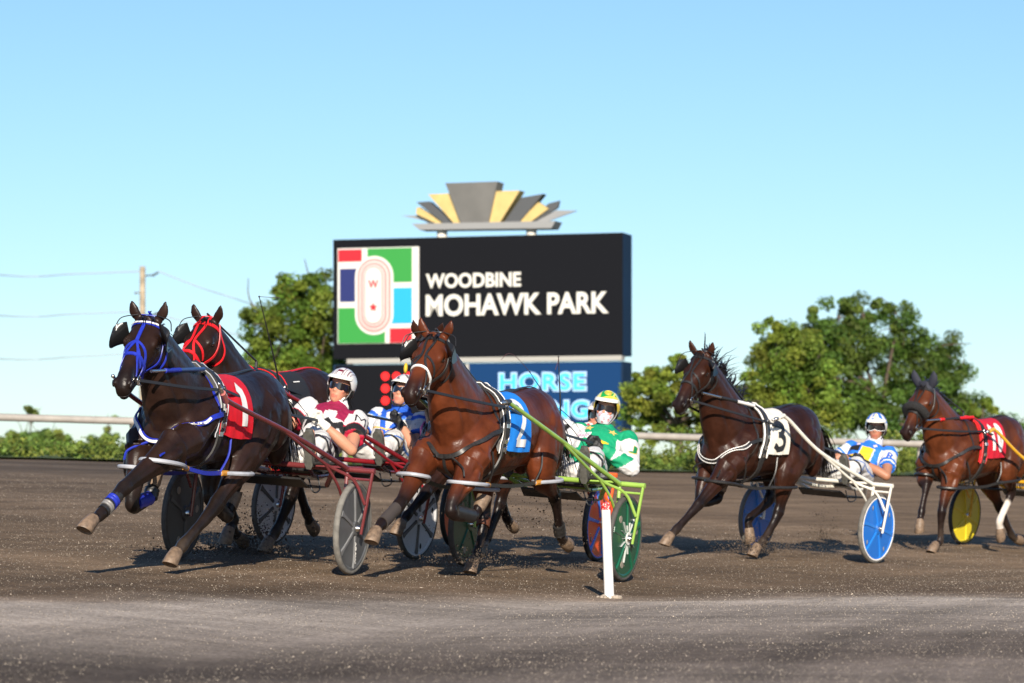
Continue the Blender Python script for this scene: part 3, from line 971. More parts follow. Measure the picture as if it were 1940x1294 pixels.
        groove([tuple(H(.30, s * .06, -.135)), tuple(H(.20, s * .085, -.115)), tuple(H(.10, s * .09, -.125))], .006, .014, s, 0, True)
        groove([tuple(H(.47, s * .05, -.03)), tuple(H(.33, s * .065, -.055))], .005, .012, s, 0, True)
        groove([tuple(H(.150, s * .115, -.085)), tuple(H(.205, s * .105, -.085))], .007, .010, s, 0, True)
    for key, J in seg:
        s = 1 if key[1] == 'L' else -1
        a, b = (J[0], J[1]) if key[0] == 'F' else (J[1], J[2])
        ax = (b - a).normalized(); sv = (VV - ax * ax.dot(VV)).normalized(); fv = sv.cross(ax)
        for o, rr in ((.35, .075), (-.55, .075), (1.5, .075)):
            off = sv * (s * math.cos(o) * rr) + fv * (math.sin(o) * rr)
            groove([tuple(a.lerp(b, .12) + off * 1.25), tuple(a.lerp(b, .55) + off * .95), tuple(a.lerp(b, .92) + off * .55)], .008, .018, s, 0, True)
    rib = np.array([MN.noise(V(c_) * 9.0) + .5 * MN.noise(V(c_) * 21.0) for c_ in co.tolist()], dtype=np.float32)
    disp += .0022 * rib
    co = co + nv_ * disp[:, None]
    me.vertices.foreach_set('co', co.ravel().astype(np.float32)); me.update()
    # ---- coat colour per vertex: body colour, black points, muzzle
    co = coords(me); body, dark = [np.array(c) for c in BROWNS[sp['coat']]]
    f = np.zeros(len(co), dtype=np.float32); sock = np.zeros(len(co), dtype=np.float32)
    def segd(a, b):
        a = np.array(a); b = np.array(b); ab = b - a
        t = np.clip(((co - a) @ ab) / (ab @ ab), 0, 1)
        return np.linalg.norm(co - (a + t[:, None] * ab), axis=1), t
    for key, J in seg:
        if key[0] == 'F': lo = [(J[1], J[2]), (J[2], J[3])]; upseg = (J[0], J[1])
        else: lo = [(J[2], J[3]), (J[3], J[4])]; upseg = (J[1], J[2])
        for a, b in lo:
            d, t = segd(a, b); f = np.maximum(f, 1 - sst(.055, .10, d))
            if key in sp.get('socks', ()):
                sock = np.maximum(sock, (1 - sst(.055, .08, d)) * (sst(.25, .4, t) if a == lo[0][0] else 1))
        d, t = segd(*upseg); f = np.maximum(f, (1 - sst(.07, .11, d)) * sst(.45, .95, t))
    hl = (co - np.array(P)) @ np.array(HR)
    near = (np.abs(hl[:, 1]) < .16) & (hl[:, 0] > -.1) & (hl[:, 2] > -.32) & (hl[:, 0] < .7)
    f = np.maximum(f, np.where(near, sst(.40, .58, hl[:, 0]) * .92, 0))
    # flank, belly and elbow folds are a little paler on the bays
    n1 = np.sin(co[:, 0] * 7 + 1.3 * np.sin(co[:, 2] * 9)) * .5 + .5
    base = body[None, :] * (.82 + .36 * n1[:, None])
    c = base * (1 - f[:, None]) + dark[None, :] * f[:, None]
    top = sst(hw - .16, hw + .02, co[:, 2]) * (hl[:, 0] < -.12) * .45
    c = c * (1 - top[:, None]) + dark[None, :] * top[:, None]
    c = c * (1 - sock[:, None]) + np.array([.62, .55, .48])[None, :] * sock[:, None]
    dust = (1 - sst(.10, .42, co[:, 2])) * np.clip(.35 + .6 * rib, 0, .8)
    c = c * (1 - dust[:, None]) + np.array([.075, .055, .04])[None, :] * dust[:, None]
    set_col(me, c)
    me.materials.append(COAT)
    link('body', me, root)
    bvh = Bvh(me)
    for hb, hc in hoofs: hb.build('hoof', hc, root)
    for s in (1, -1):
        el_, en_ = bvh.snap(H(.178, s * .105, -.072), 0); MB().ball(el_ - en_ * .005, (.025, .014, .019), HR, 14, 10).build('eye', EYE, root)
        loc, nr = bvh.snap(H(.578, s * .06, -.070), .001)
        zz = nr; xx = (hx * .9 - hz * .35); xx = (xx - zz * xx.dot(zz)).normalized(); yy = zz.cross(xx)
        MB().ball(loc - nr * .004, (.027, .0145, .009), Matrix((xx, yy, zz)).transposed(), 12, 8).build('nostril', BLACKPL if False else NOSTRIL, root)
    m_ = MB(); strap(m_, bvh, [H(.50, .05, -.128), H(.56, .045, -.126), H(.61, .02, -.125), H(.615, 0, -.125), H(.61, -.02, -.125), H(.56, -.045, -.126), H(.50, -.05, -.128)], .007, -.002, .003)
    m_.build('mouth', NOSTRIL, root)
    # ---- mane, forelock, tail
    hm = MB()
    def lock(p, d, L, w, g):
        p = V(p); d = V(d).normalized(); pts = [p]; n = 5
        for i in range(n):
            d = (d + V((0, 0, -g)) + V(rng.normal(size=3)) * .10).normalized()
            pts.append(pts[-1] + d * (L / n))
        hm.tube(pts, [w, w, w * .9, w * .75, w * .5, w * .12], 4, flat=.35)
    mn = sp.get('mane', dict(L=.16, fly=.4))
    side = mn.get('side', -1)
    for i in range(130):
        t = rng.uniform(.12, 1.0)
        p = Wt.lerp(Pc, t) + Wv * (-.05 + .03 * t)
        loc, nr = bvh.cast(p + Wv * .5, -Wv, .9)
        if loc is None: continue
        fl = mn['fly']
        d = V((-.5 * fl - .15, side * rng.uniform(.15, .75) * (1 - .5 * fl), .45 * fl + .05 * rng.random()))
        lock(loc - Wv * .008, d, mn['L'] * rng.uniform(.6, 1.35), .0075, .28 * (1 - .6 * fl))
    for i in range(22):
        lock(H(-.02, rng.uniform(-.035, .035), .0), hx * .7 + hy * rng.uniform(-.45, .45) + hz * rng.uniform(.05, .5), rng.uniform(.07, .15), .005, .05)
    hm.build('mane', HAIR, root)
    hm = MB()
    dk = V((X(.035), 0, 1.36 * k)); tl = sp.get('tail', (-.55, -.1, -.55))
    for i in range(230):
        p = dk + V((rng.uniform(-.03, .03), rng.uniform(-.035, .035), rng.uniform(-.03, .03)))
        lock(p, V((-.9 + rng.uniform(-.15, .15), tl[1] + rng.uniform(-.12, .12), .15 + rng.uniform(-.22, .18))), rng.uniform(.35, .8) * sp.get('taill', 1), .008, -tl[2] * rng.uniform(.5, .95))
    hm.build('tail', HAIR, root)
    root['hd'] = 1; del root['hd']
    return dict(root=root, bvh=bvh, H=H, HR=HR, hx=hx, hy=hy, hz=hz, P=P, X=X, k=k, hw=hw, legs={a: b for a, b in legs.items()}, U=U, VV=VV, W=Wv, sp=sp, Wt=Wt, Ch=Ch, Th=Th, Pc=Pc)

NOSTRIL = mat('nostril_dark', (.006, .004, .004), .5)
# ------------------------------------------------------------------ the field
HA = dict(frame=(-1.825, 23.4, 18.5), x0=.10, sx=1.13, hw=1.41, P=(2.33, 0, 1.715), pitch=41, yaw=6, coat='black', seed=1,
          label='black lead horse in blue bridle and red number 1 cloth', mane=dict(L=.17, fly=.5),
          legs=dict(FL=[(2.12, .165, .86), (2.66, .075, .58), (2.88, .03, .41), (3.06, .01, .335)],
                    FR=[(1.93, -.165, .83), (2.06, -.14, .452), (1.76, -.15, .50), (1.69, -.15, .65)],
                    HL=[(.56, .155, 1.13), (1.02, .20, .80), (1.36, .17, .475), (1.80, .14, .20), (1.97, .13, .10)],
                    HR=[(.52, -.155, 1.13), (.62, -.20, .78), (.70, -.17, .50), (.42, -.15, .36), (.30, -.15, .50)]))
HD = dict(frame=(.25, 25.3, 23), x0=.20, sx=1.12, hw=1.445, P=(2.42, 0, 1.80), pitch=39, yaw=4, coat='bay', seed=2,
          label='glossy bay horse with plain black bridle and blue number 2 cloth', mane=dict(L=.10, fly=.1),
          legs=dict(FL=[(2.02, .18, .84), (2.30, .18, .53), (1.98, .215, .49), (1.84, .23, .60)],
                    FR=[(2.10, -.165, .87), (2.50, -.15, .54), (2.79, -.14, .41), (2.95, -.13, .32)],
                    HL=[(.62, .155, 1.15), (.68, .205, .83), (.30, .17, .63), (.10, .16, .33), (-.06, .16, .23)],
                    HR=[(.66, -.155, 1.12), (.88, -.19, .76), (.90, -.16, .43), (1.02, -.14, .17), (1.14, -.13, .085)]))
HE = dict(frame=(3.0, 31.3, 36), x0=.26, sx=1.04, hw=1.47, P=(2.34, 0, 1.93), pitch=46, yaw=4, coat='dark', seed=3,
          label='dark brown horse with flying mane and white number 3 cloth', mane=dict(L=.30, fly=.9),
          legs=dict(FL=[(2.02, .17, .86), (2.42, .13, .53), (2.69, .09, .31), (2.84, .07, .20)],
                    FR=[(1.82, -.16, .86), (1.95, -.15, .55), (1.68, -.13, .56), (1.62, -.12, .68)],
                    HL=[(.72, .155, 1.15), (1.00, .20, .82), (1.05, .17, .46), (1.26, .15, .185), (1.40, .14, .095)],
                    HR=[(.66, -.155, 1.15), (.62, -.20, .84), (.68, -.17, .56), (.98, -.19, .37), (1.00, -.17, .20)]))
HF = dict(frame=(5.64, 35.35, 37.5), x0=.22, sx=1.05, hw=1.47, P=(2.31, 0, 1.785), pitch=50, yaw=2, coat='rich', seed=4,
          label='bay horse with black ear hood and red number 10 cloth at the right edge', mane=dict(L=.28, fly=.6),
          socks=('HL',),
          legs=dict(FL=[(1.90, .17, .85), (2.02, .16, .45), (2.00, .15, .15), (2.12, .15, .085)],
                    FR=[(1.86, -.15, .87), (1.97, -.08, .72), (2.05, -.07, .44), (2.10, -.06, .27)],
                    HL=[(.66, .155, 1.15), (.72, .205, .88), (.55, .17, .66), (.74, .16, .36), (.72, .16, .20)],
                    HR=[(.64, -.155, 1.13), (.42, -.19, .76), (.24, -.13, .48), (-.04, -.11, .17), (-.20, -.10, .09)]))
HB = dict(frame=(-1.4, 26.3, 26), x0=.42, sx=1.06, hw=1.475, P=(2.41, 0, 1.815), pitch=42, yaw=3, coat='black', seed=5, taill=.55,
          label='black horse with bright red bridle running outside the lead horse', mane=dict(L=.12, fly=.2),
          legs=dict(FL=[(1.98, .165, .85), (2.12, .16, .45), (2.06, .16, .30), (2.14, .16, .20)],
                    FR=[(1.96, -.16, .85), (1.78, -.15, .47), (1.55, -.15, .20), (1.42, -.15, .10)],
                    HL=[(.86, .155, 1.15), (1.16, .20, .80), (1.24, .17, .47), (1.42, .16, .19), (1.54, .16, .10)],
                    HR=[(.82, -.155, 1.15), (.85, -.20, .84), (.60, -.17, .60), (.40, -.15, .32), (.30, -.15, .20)]))
HC = dict(taill=.6, frame=(.12, 28.05, 23), x0=.20, sx=1.06, hw=1.42, P=(2.42, .0, 1.835), pitch=55, yaw=24, coat='dark', seed=6,
          label='dark horse with yellow blinker almost hidden behind the number 2 horse', mane=dict(L=.12, fly=.2),
          legs=dict(FL=[(2.02, .165, .86), (2.45, .10, .55), (2.68, .06, .37), (2.82, .04, .26)],
                    FR=[(1.86, -.16, .85), (2.02, -.15, .50), (1.72, -.15, .48), (1.64, -.15, .62)],
                    HL=[(.74, .155, 1.15), (1.02, .20, .80), (1.06, .17, .46), (1.22, .15, .185), (1.34, .15, .09)],
                    HR=[(.68, -.155, 1.15), (.74, -.20, .83), (.36, -.17, .62), (.14, -.15, .32), (-.02, -.15, .22)]))
hA = make_horse('racing_horse', HA)
hD = make_horse('racing_horse', HD)
hE = make_horse('racing_horse', HE)
hF = make_horse('racing_horse', HF)
hB = make_horse('racing_horse', HB)
hC = make_horse('racing_horse', HC)
# ------------------------------------------------------------------ tack
def map_path(vs, pts, nrm, off, s0=0):
    """bend flat lettering along a strap: x runs along the path, y across it"""
    L = [0]
    for a, b in zip(pts, pts[1:]): L.append(L[-1] + (b - a).length)
    out = []
    for x, y, z in vs:
        d = min(max(x + s0, 0), L[-1] - 1e-5)
        i = 0
        while L[i + 1] < d: i += 1
        t = (d - L[i]) / max(1e-6, L[i + 1] - L[i])
        p = pts[i].lerp(pts[i + 1], t); n = nrm[i].lerp(nrm[i + 1], t).normalized()
        tg = (pts[i + 1] - pts[i]).normalized()
        up = n.cross(tg).normalized()
        out.append(p + up * y + n * (off + z))
    return out

def relax(q, n_):
    for _ in range(12):
        q = [q[0]] + [(q[i - 1] + q[i] * 2 + q[i + 1]) / 4 + n_[i] * .0006 for i in range(1, len(q) - 1)] + [q[-1]]
    for _ in range(4):
        n_ = [(n_[max(i - 1, 0)] + n_[i] * 2 + n_[min(i + 1, len(n_) - 1)]).normalized() for i in range(len(n_))]
    return q, n_

def blinker(h, s, m, root, big=1.0, out=.075):
    H = h['H']; g0 = []; g1 = []
    for i in range(9):
        a = i / 8; r0 = []; r1 = []
        for j in range(9):
            b = j / 4 - 1
            w = (1 - .35 * a * a)
            r = math.sqrt(max(0, 1 - (b * .95) ** 2))
            p = H(.085 + (.155 * a) * big * r, s * (.098 + out * math.sin(a * 1.5)), -.055 + .082 * big * b * w)
            r0.append(p); r1.append(p + h['hy'] * (s * .007))
        g0.append(r0); g1.append(r1)
    mb = MB()
    rings = []
    for r0, r1 in zip(g0, g1): rings.append(r0 + r1[::-1])
    mb.loft(rings)
    mb.build('blinker', m, root)

def cloth_surface(h, fa, fb, arc=.50, off=.012):
    """grid over the back between fa (front) and fb (rear); rows at equal arc length from the spine down each side"""
    bvh = h['bvh']; k = h['k']; cols = []
    nf = 13; nt = 15
    for i in range(nf):
        f = fa + (fb - fa) * i / (nf - 1)
        side = {}
        for s in (1, -1):
            pts = []
            for j in range(40):
                t = R(112) * j / 39
                d = V((0, s * math.sin(t), math.cos(t)))
                fo = f + .11 * (j / 39)
                loc, n = bvh.cast(V((fo, 0, 1.12 * k)), d, .6)
                if loc is None: loc = V((fo, 0, 1.12 * k)) + d * .3
                pts.append(loc + d * off)
            # hang straight below the widest point
            w = 0
            for q in pts:
                if abs(q.y) >= abs(w): w = q.y
                else: q.y = w + (q.y - w) * .25
            L = [0]
            for a, b in zip(pts, pts[1:]): L.append(L[-1] + (b - a).length)
            row = []
            for j in range(nt):
                d = arc * j / (nt - 1); q = 0
                while q < len(L) - 2 and L[q + 1] < d: q += 1
                t = (d - L[q]) / max(1e-6, L[q + 1] - L[q])
                p = pts[q].lerp(pts[q + 1], min(t, 1.5))
                low = (j / (nt - 1)) ** 2
                p = p + V((0, s * (.007 * math.sin(i * 1.7 + j * .5) * low + .010 * low), 0))
                row.append(p)
            side[s] = row
        cols.append(side[-1][::-1] + side[1][1:])
    return cols                     # [column front->rear][row right hem -> spine -> left hem]

def digit_strokes(s, w, hgt, th):
    G = {'_': [[(.5, 0), (.5, 1)]], '1': [[(.12, .78), (.55, 1), (.55, 0)]], '2': [cat([(.06, .74, 0), (.16, .93, 0), (.5, 1, 0), (.86, .92, 0), (.93, .70, 0), (.72, .42, 0), (.08, .02, 0)], 4), [(.0, 0), (1, 0)]],
         '3': [cat([(.05, .86, 0), (.45, 1, 0), (.86, .90, 0), (.88, .68, 0), (.62, .54, 0), (.36, .53, 0)], 4), cat([(.36, .53, 0), (.68, .52, 0), (.98, .36, 0), (.92, .10, 0), (.5, .0, 0), (.02, .14, 0)], 4)],
         '0': [[(.5 + .46 * math.cos(a * math.pi / 14), .5 + .5 * math.sin(a * math.pi / 14)) for a in range(29)]]}
    vs, fs = [], []
    n = len(s); cw = w / (n + .25 * (n - 1)) if n > 1 else w
    for ci, ch in enumerate(s):
        for li, pl in enumerate(G[ch]):
            P = [V((p[0] * (cw - th) + th / 2 + ci * cw * 1.2, p[1] * (hgt - th) + th / 2, .0004 * li)) for p in pl]
            Q = [P[0]]
            for a, b in zip(P, P[1:]):
                m = max(1, int((b - a).length / .02))
                Q += [a.lerp(b, (i + 1) / m) for i in range(m)]
            o = len(vs)
            for i, p in enumerate(Q):
                t = (Q[min(i + 1, len(Q) - 1)] - Q[max(i - 1, 0)]).normalized(); nn = V((-t.y, t.x, 0)) * th / 2
                vs += [tuple(p + nn), tuple(p), tuple(p - nn)]
            for i in range(len(Q) - 1):
                a = o + 3 * i; fs += [(a, a + 1, a + 4, a + 3), (a + 1, a + 2, a + 5, a + 4)]
    return vs, fs

def make_cloth(h, fa, fb, m, num, nm, arc=.50, pos=(.5, .56), size=(.12, .25), bold=.02):
    root = h['root']; cols = cloth_surface(h, fa, fb, arc)
    rings = []
    for c in cols:
        inner = []
        for q in c:
            inner.append(q - (V((q.x, 0, 1.12 * h['k'])) - q).normalized() * -.004)
        rings.append(c + inner[::-1])
    o = MB().loft(rings).build('saddle_cloth', m, root)
    mid = len(cols[0]) // 2; n = len(cols[0])
    def S(u, t, e):
        x = min(max(u, 0), 1) * (len(cols) - 1); y = mid + min(max(t, 0), 1) * (n - 1 - mid)
        i = min(int(x), len(cols) - 2); j = min(int(y), n - 2); a = x - i; b = y - j
        p00, p10, p01, p11 = cols[i][j], cols[i + 1][j], cols[i][j + 1], cols[i + 1][j + 1]
        p = p00.lerp(p10, a).lerp(p01.lerp(p11, a), b)
        nrm = (p10 - p00).cross(p01 - p00)
        if nrm.y < 0: nrm = -nrm
        return p + nrm.normalized() * e
    if num:
        wd = abs(fb - fa); vs, F = digit_strokes(num, size[0], size[1], bold)
        P = [S(pos[0] + (x - size[0] / 2) / wd, pos[1] - (y - size[1] / 2) / arc, .006 + z) for x, y, z in vs]
        MB().add(P, F).build('number', nm, o, smooth=False)
        o.children[0].location = (0, 0, 0)
    # stitched hem
    hb = MB()
    for row in (-1,):
        pts = [c[row] for c in cols]
        hb.tube(pts, .005, 5)
    return o

def tack(h, T):
    H, hx, hy, hz, bvh, root, k, X, sp = h['H'], h['hx'], h['hy'], h['hz'], h['bvh'], h['root'], h['k'], h['X'], h['sp']
    hw = h['hw']; fs = T['fs']
    bc = T['bridle']; b2 = T.get('strap2', LEATHER)
    w = .024
    B = MB()
    if T.get('style') == 'blue':
        strap(B, bvh, [H(-.035, .075, -.05), H(-.04, .03, .0), H(-.04, -.03, .0), H(-.035, -.075, -.05)], .03)
        strap(B, bvh, [H(.03, .10, -.07), H(.045, .07, -.01), H(.05, 0, .01), H(.045, -.07, -.01), H(.03, -.10, -.07)], .032)
        strap(B, bvh, [H(.05, 0, .0), H(.13, .0, .0), H(.23, 0, 0)], .026)
        for s in (1, -1):
            strap(B, bvh, [H(.23, 0, 0), H(.27, s * .045, -.02), H(.33, s * .07, -.07), H(.40, s * .062, -.12), H(.455, s * .055, -.13)], .018)
            strap(B, bvh, [H(.23, 0, 0), H(.31, s * .030, .0), H(.40, s * .045, -.03), H(.47, s * .053, -.09)], .018)
            strap(B, bvh, [H(.30, s * .028, .0), H(.36, s * .05, -.03), H(.40, s * .06, -.08)], .018)
            strap(B, bvh, [H(.0, s * .10, -.08), H(.12, s * .10, -.17), H(.24, s * .085, -.19), H(.38, s * .06, -.15)], .015)
            strap(B, bvh, [H(-.01, s * .09, -.10), H(.05, s * .09, -.22), H(.12, s * .06, -.27), H(.13, 0, -.285)], .014)
    else:
        strap(B, bvh, [H(-.035, .075, -.05), H(-.04, .03, .0), H(-.04, -.03, .0), H(-.035, -.075, -.05)], .028)
        strap(B, bvh, [H(.03, .10, -.07), H(.045, .07, -.01), H(.05, 0, .01), H(.045, -.07, -.01), H(.03, -.10, -.07)], .028)
        for s in (1, -1):
            strap(B, bvh, [H(-.02, s * .03, .0), H(.10, s * .028, .0), H(.22, s * .012, 0), H(.30, s * .03, 0), H(.38, s * .052, -.05), H(.455, s * .055, -.12)], .019)
            strap(B, bvh, [H(-.03, s * .085, -.06), H(.08, s * .105, -.13), H(.20, s * .09, -.17), H(.33, s * .068, -.15), H(.455, s * .055, -.13)], .024)
            strap(B, bvh, [H(-.01, s * .09, -.10), H(.05, s * .09, -.22), H(.12, s * .06, -.27), H(.13, 0, -.285)], .014)
            strap(B, bvh, [H(.24, s * .02, 0), H(.28, s * .06, -.06), H(.31, s * .068, -.12)], .018)
    br = B.build('bridle', bc, root)
    if T.get('style') == 'blue':
        m = MB()
        pth = [H(.036, .085, -.035), H(.05, .05, .0), H(.053, 0, .01), H(.05, -.05, .0), H(.036, -.085, -.035)]
        strap(m, bvh, pth, .014, .012, .003)
        m.build('white_trim', WHITE, br)
    nb = MB()
    c = H(.355, 0, -.085)
    rp = ring_pts(bvh, c, hz, hy, 28, off=.003, far=.3)
    ribbon(nb, [p for p, n in rp], [n for p, n in rp], T.get('nose_w', .026), T.get('nose_t', .008), True)
    nb.build('noseband', T.get('nosem', bc), root)
    if T.get('roll'):                       # sheepskin shadow roll
        m = MB(); rr = ring_pts(bvh, H(.295, 0, -.09), hz, hy, 24, -112, 112, off=.028, far=.3)
        pts = [p for p, n in rr]
        m.tube(pts, [.022] + [.046] * (len(pts) - 2) + [.022], 12)
        m.build('shadow_roll', mat('black_sheepskin', (.014, .013, .013), .95, var=.5, vscale=70, bump=1, bscale=60), root)
    ri = MB()
    for s in (1, -1):
        c = H(.458, s * .056, -.128)
        ri.tube([c + hx * (.030 * math.cos(a * math.pi / 8)) + hz * (.030 * math.sin(a * math.pi / 8)) for a in range(16)], .0055, 6, True)
        ri.tube([c, H(.455, s * .05, -.16), H(.43, s * .052, -.185)], .006, 6)
    ri.tube([H(.458, .054, -.128), H(.47, 0, -.135), H(.458, -.054, -.128)], .007, 6)
    ri.build('bit', STEEL, root)
    for s in (1, -1):
        bl = T.get('blinkers', (1, 1))[0 if s == 1 else 1]
        if bl: blinker(h, s, T.get('blm', BLACKPL), root, T.get('blbig', 1.0), T.get('blout', .075))
        if bl:                              # wire stay from the crown to the cup
            m = MB(); m.tube(cat([H(-.02, s * .06, .01), H(.03, s * .15, .015), H(.10, s * .175, -.01)], 5), .004, 6); m.build('blinker_stay', LEATHER, root)
    if T.get('yellow'):
        m = MB(); m.ball(H(.27, -.135, -.085), (.05, .018, .04), h['HR']); m.build('blinker_pad', paint('yellow_foam', (.65, .42, .03), .7), root)
    if T.get('hood'):
        hm = mat('ear_hood', (.02, .022, .035), .8)
        for s in (1, -1):
            e0 = H(-.012, s * .058, -.03); tip = H(-.10, s * .105, .105); d = tip - e0; sd_ = hy; fr_ = d.cross(sd_).normalized()
            MB().loft([ell(e0 + d * t + sd_ * (s * .014 * math.sin(math.pi * t)), sd_ * rr, fr_ * rr * .6, 12) for t, rr in ((0, .046), (.2, .052), (.45, .052), (.7, .04), (.9, .018), (1, .005))]).build('ear_hood', hm, root)
        m = MB(); strap(m, bvh, [H(.0, .09, -.05), H(.01, .05, .0), H(.01, 0, .01), H(.01, -.05, 0), H(.0, -.09, -.05)], .09, .004, .006); m.build('hood_band', hm, root)
    # ---- saddle pad and girth
    c = V((fs, 0, 1.10 * k)); sl = V((.09, 0, 0))
    def tilt(rp): return rp
    up = V((-.22, 0, 1)).normalized()
    rp = ring_pts(bvh, c, up, V((0, 1, 0)), 36, -105, 105, off=.006)
    m = MB(); ribbon(m, [p for p, n in rp], [n for p, n in rp], .13, .022); pad = m.build('saddle_pad', T.get('padm', LEATHER), root)
    m = MB()
    for dx, ww in ((.0, .055),):
        rp2 = ring_pts(bvh, c + V((dx, 0, 0)), up, V((0, 1, 0)), 40, 0, 360, off=.028)
        ribbon(m, [p for p, n in rp2], [n for p, n in rp2], ww, .012, True)
    m.build('girth', LEATHER, root)
    m = MB()
    for dx in (.06, -.06):
        pts = [p + V((dx, 0, 0)) + n * .024 for p, n in rp]
        m.tube(pts, T.get('piper', .0042), 6)
    m.build('saddle_piping', T.get('pipem', WHITE), root)
    for s in (1, -1):
        for a_ in (40, 62, 84, 100):
            d = up * math.cos(R(a_)) + V((0, s * math.sin(R(a_)), 0)); loc, n = bvh.cast(c, d, .6)
            if loc is None: continue
            st = MB()
            if a_ < 50:
                q = loc + n * .045
                st.tube([q + V((.026 * math.cos(t * math.pi / 7), 0, .026 * math.sin(t * math.pi / 7))) for t in range(14)], .005, 6, True)
            else:
                q = loc + n * .042
                st.box(q, (.05, .012, .035), n.to_track_quat('Y', 'Z').to_matrix(), .003)
            st.build('terret' if a_ < 50 else 'buckle', STEEL, root)
    # ---- breast collar
    bm_ = T.get('collar', LEATHER)
    m = MB(); pth = []
    A0 = [V((fs, .30, 1.20 * k)), V((X(1.36), .27, 1.21 * k)), V((X(1.48), .25, 1.16 * k)), V((X(1.60), .20, 1.06 * k)), V((X(1.70), .08, .985 * k)), V((X(1.73), 0, .965 * k))]
    for s in (1, -1):
        P = [V((p.x, p.y * s, p.z)) for p in A0]
        strap(m, bvh, P, T.get('collw', .034), .006, .010, sm=14)
        strap(m, bvh, [V((X(1.40), s * .26, 1.20 * k)), V((X(1.34), s * .2, 1.32 * k)), V((X(1.30), s * .10, 1.46 * k)), V((X(1.29), 0, hw))], .022)
    strap(m, bvh, [V((X(1.73), 0, .965 * k)), V((X(1.70), 0, .88 * k)), V((X(1.56), 0, .80 * k)), V((X(1.38), 0, .76 * k))], .024)
    for s in (1, -1):                       # dangling strap ends to the hobbles
        el, kn = h['legs']['FL' if s == 1 else 'FR'][:2]; el = V(el); kn = V(kn)
        q = el.lerp(kn, .25) + V((.13, s * .05, .02))
        cpt = bvh.snap(V((X(1.69), s * .06, .975 * k)), .006)[0]
        m.tube(cat([cpt, (cpt + q) / 2 + V((.03, s * .05, 0)), q], 5), .008, 5)
    col = m.build('breast_collar', bm_, root)
    if T.get('trim'):
        m = MB()
        for s in (1, -1):
            P = [V((p.x, p.y * s, p.z)) for p in A0[2:]]
            Q = cat(P, 8); q = []; n_ = []
            for p in Q:
                a, b = bvh.snap(p, .019); q.append(a); n_.append(b)
            q, n_ = relax(q, n_)
            if T['trim'] == 'band':
                ribbon(m, q, n_, .020, .003)
            else:
                for o in (-.017, .017):
                    sv = [(q[min(i + 1, len(q) - 1)] - q[max(i - 1, 0)]).normalized().cross(n_[i]).normalized() for i in range(len(q))]
                    m.tube([a + b * o for a, b in zip(q, sv)], .0045, 5)
        tr = m.build('collar_trim', WHITE, col)
        if T['trim'] == 'band':
            Q = cat(A0[2:], 10)[::-1]; q = []; n_ = []
            for p in Q:
                a, b = bvh.snap(p, .023); q.append(a); n_.append(b)
            q, n_ = relax(q, n_)
            vs, fs_ = text_fit('MAN STABLE', .29, .015, .01, .001)
            vv = map_path([(x, y - .0075, z) for x, y, z in vs], q, n_, .001, .10)
            MB().add(vv, fs_).build('collar_lettering', paint('blue_lettering', (.02, .03, .30)), tr, smooth=False)
            tr.children[0].location = (0, 0, 0)
        tr.location = (0, 0, 0)
    # ---- crupper strap along the back
    m = MB()
    strap(m, bvh, [V((fs - .05, 0, hw)), V((X(.75), 0, hw)), V((X(.4), 0, hw)), V((X(.12), 0, 1.42 * k))], .022, .004, .008)
    m.build('back_strap', T.get('backm', LEATHER), root)
    # ---- hobbles
    if T.get('hobble', True):
        hm = T.get('hobm', HOBBLE)
        for s in (1, -1):
            L = h['legs']
            a0, a1 = [V(q) for q in L['FL' if s == 1 else 'FR'][:2]]; b1, b2_ = [V(q) for q in L['HL' if s == 1 else 'HR'][1:3]]
            pf = a0.lerp(a1, .34); ph = b1.lerp(b2_, .30)
            d = (ph - pf); ln = d.length; d.normalize()
            out = V((0, s, 0)); out = (out - d * out.dot(d)).normalized()
            mid1 = pf + d * min(.34, ln * .42) + out * .05 + V((0, 0, -.02)); mid2 = ph - d * min(.34, ln * .42) + out * .05 + V((0, 0, -.02))
            for c0, q in ((pf, mid1), (ph, mid2)):
                mm = MB(); ma = MB()
                e = (q - c0).normalized(); far_ = c0 - e * .125
                loop = cat([q, c0 + out * .125 + e * .10, c0 + out * .12 - e * .05, far_, c0 - out * .10 - e * .03, c0 - out * .09 + e * .10, q], 5)[:-1]
                mm.tube(loop, .0155, 8, True)
                ma.tube([q - e * .085 + out * .035, q - e * .01 + out * .01], .020, 8)
                hb = mm.build('hobble', hm, root)
                ma.build('hobble_tape', T.get('tape', AMBER), hb); hb.children[0].location = (0, 0, 0)
            m = MB(); q = (mid1 + mid2) / 2 + V((0, s * .01, -.015))
            pp = cat([mid1, q, mid2], 6); ribbon(m, pp, [out] * len(pp), .03, .012)
            for c0, tt in ((mid1, .18), (mid2, -.10)):
                hi, _ = bvh.cast(V((c0.x + tt * .6, 0, 1.05 * k)), V((0, s, -.05)), .6)
                if hi is None: hi = V((c0.x, s * .28, 1.05 * k))
                m.tube(cat([c0, (c0 + hi) / 2 + V((0, s * .03, 0)), hi + V((0, s * .012, .0))], 5), .0085, 5)
            m.build('hobble_hanger', T.get('hang', LEATHER), root)
    # ---- leg boots
    for key, seg_, t0, t1, r, mm_ in T.get('boots', ()):
        J = [V(q) for q in h['legs'][key]]
        a, b = J[seg_], J[seg_ + 1]; d = (b - a).normalized()
        yv = (V((0, 1, 0)) - d * d.y).normalized(); xv = yv.cross(d)
        MB().loft([ell(a.lerp(b, t0 + (t1 - t0) * i / 6), xv * (r * (1.18 + .05 * math.sin(i * 2.2))), yv * (r * (1 + .05 * math.sin(i * 2.2))), 14) for i in range(7)]).build('leg_boot', mm_, root)
    # ---- number cloth
    if T.get('cloth'):
        fa, fb, cm, num, nm, kw = T['cloth']
        make_cloth(h, fa, fb, cm, num, nm, **kw)
    # ---- reins, overcheck, head pole
    m = MB()
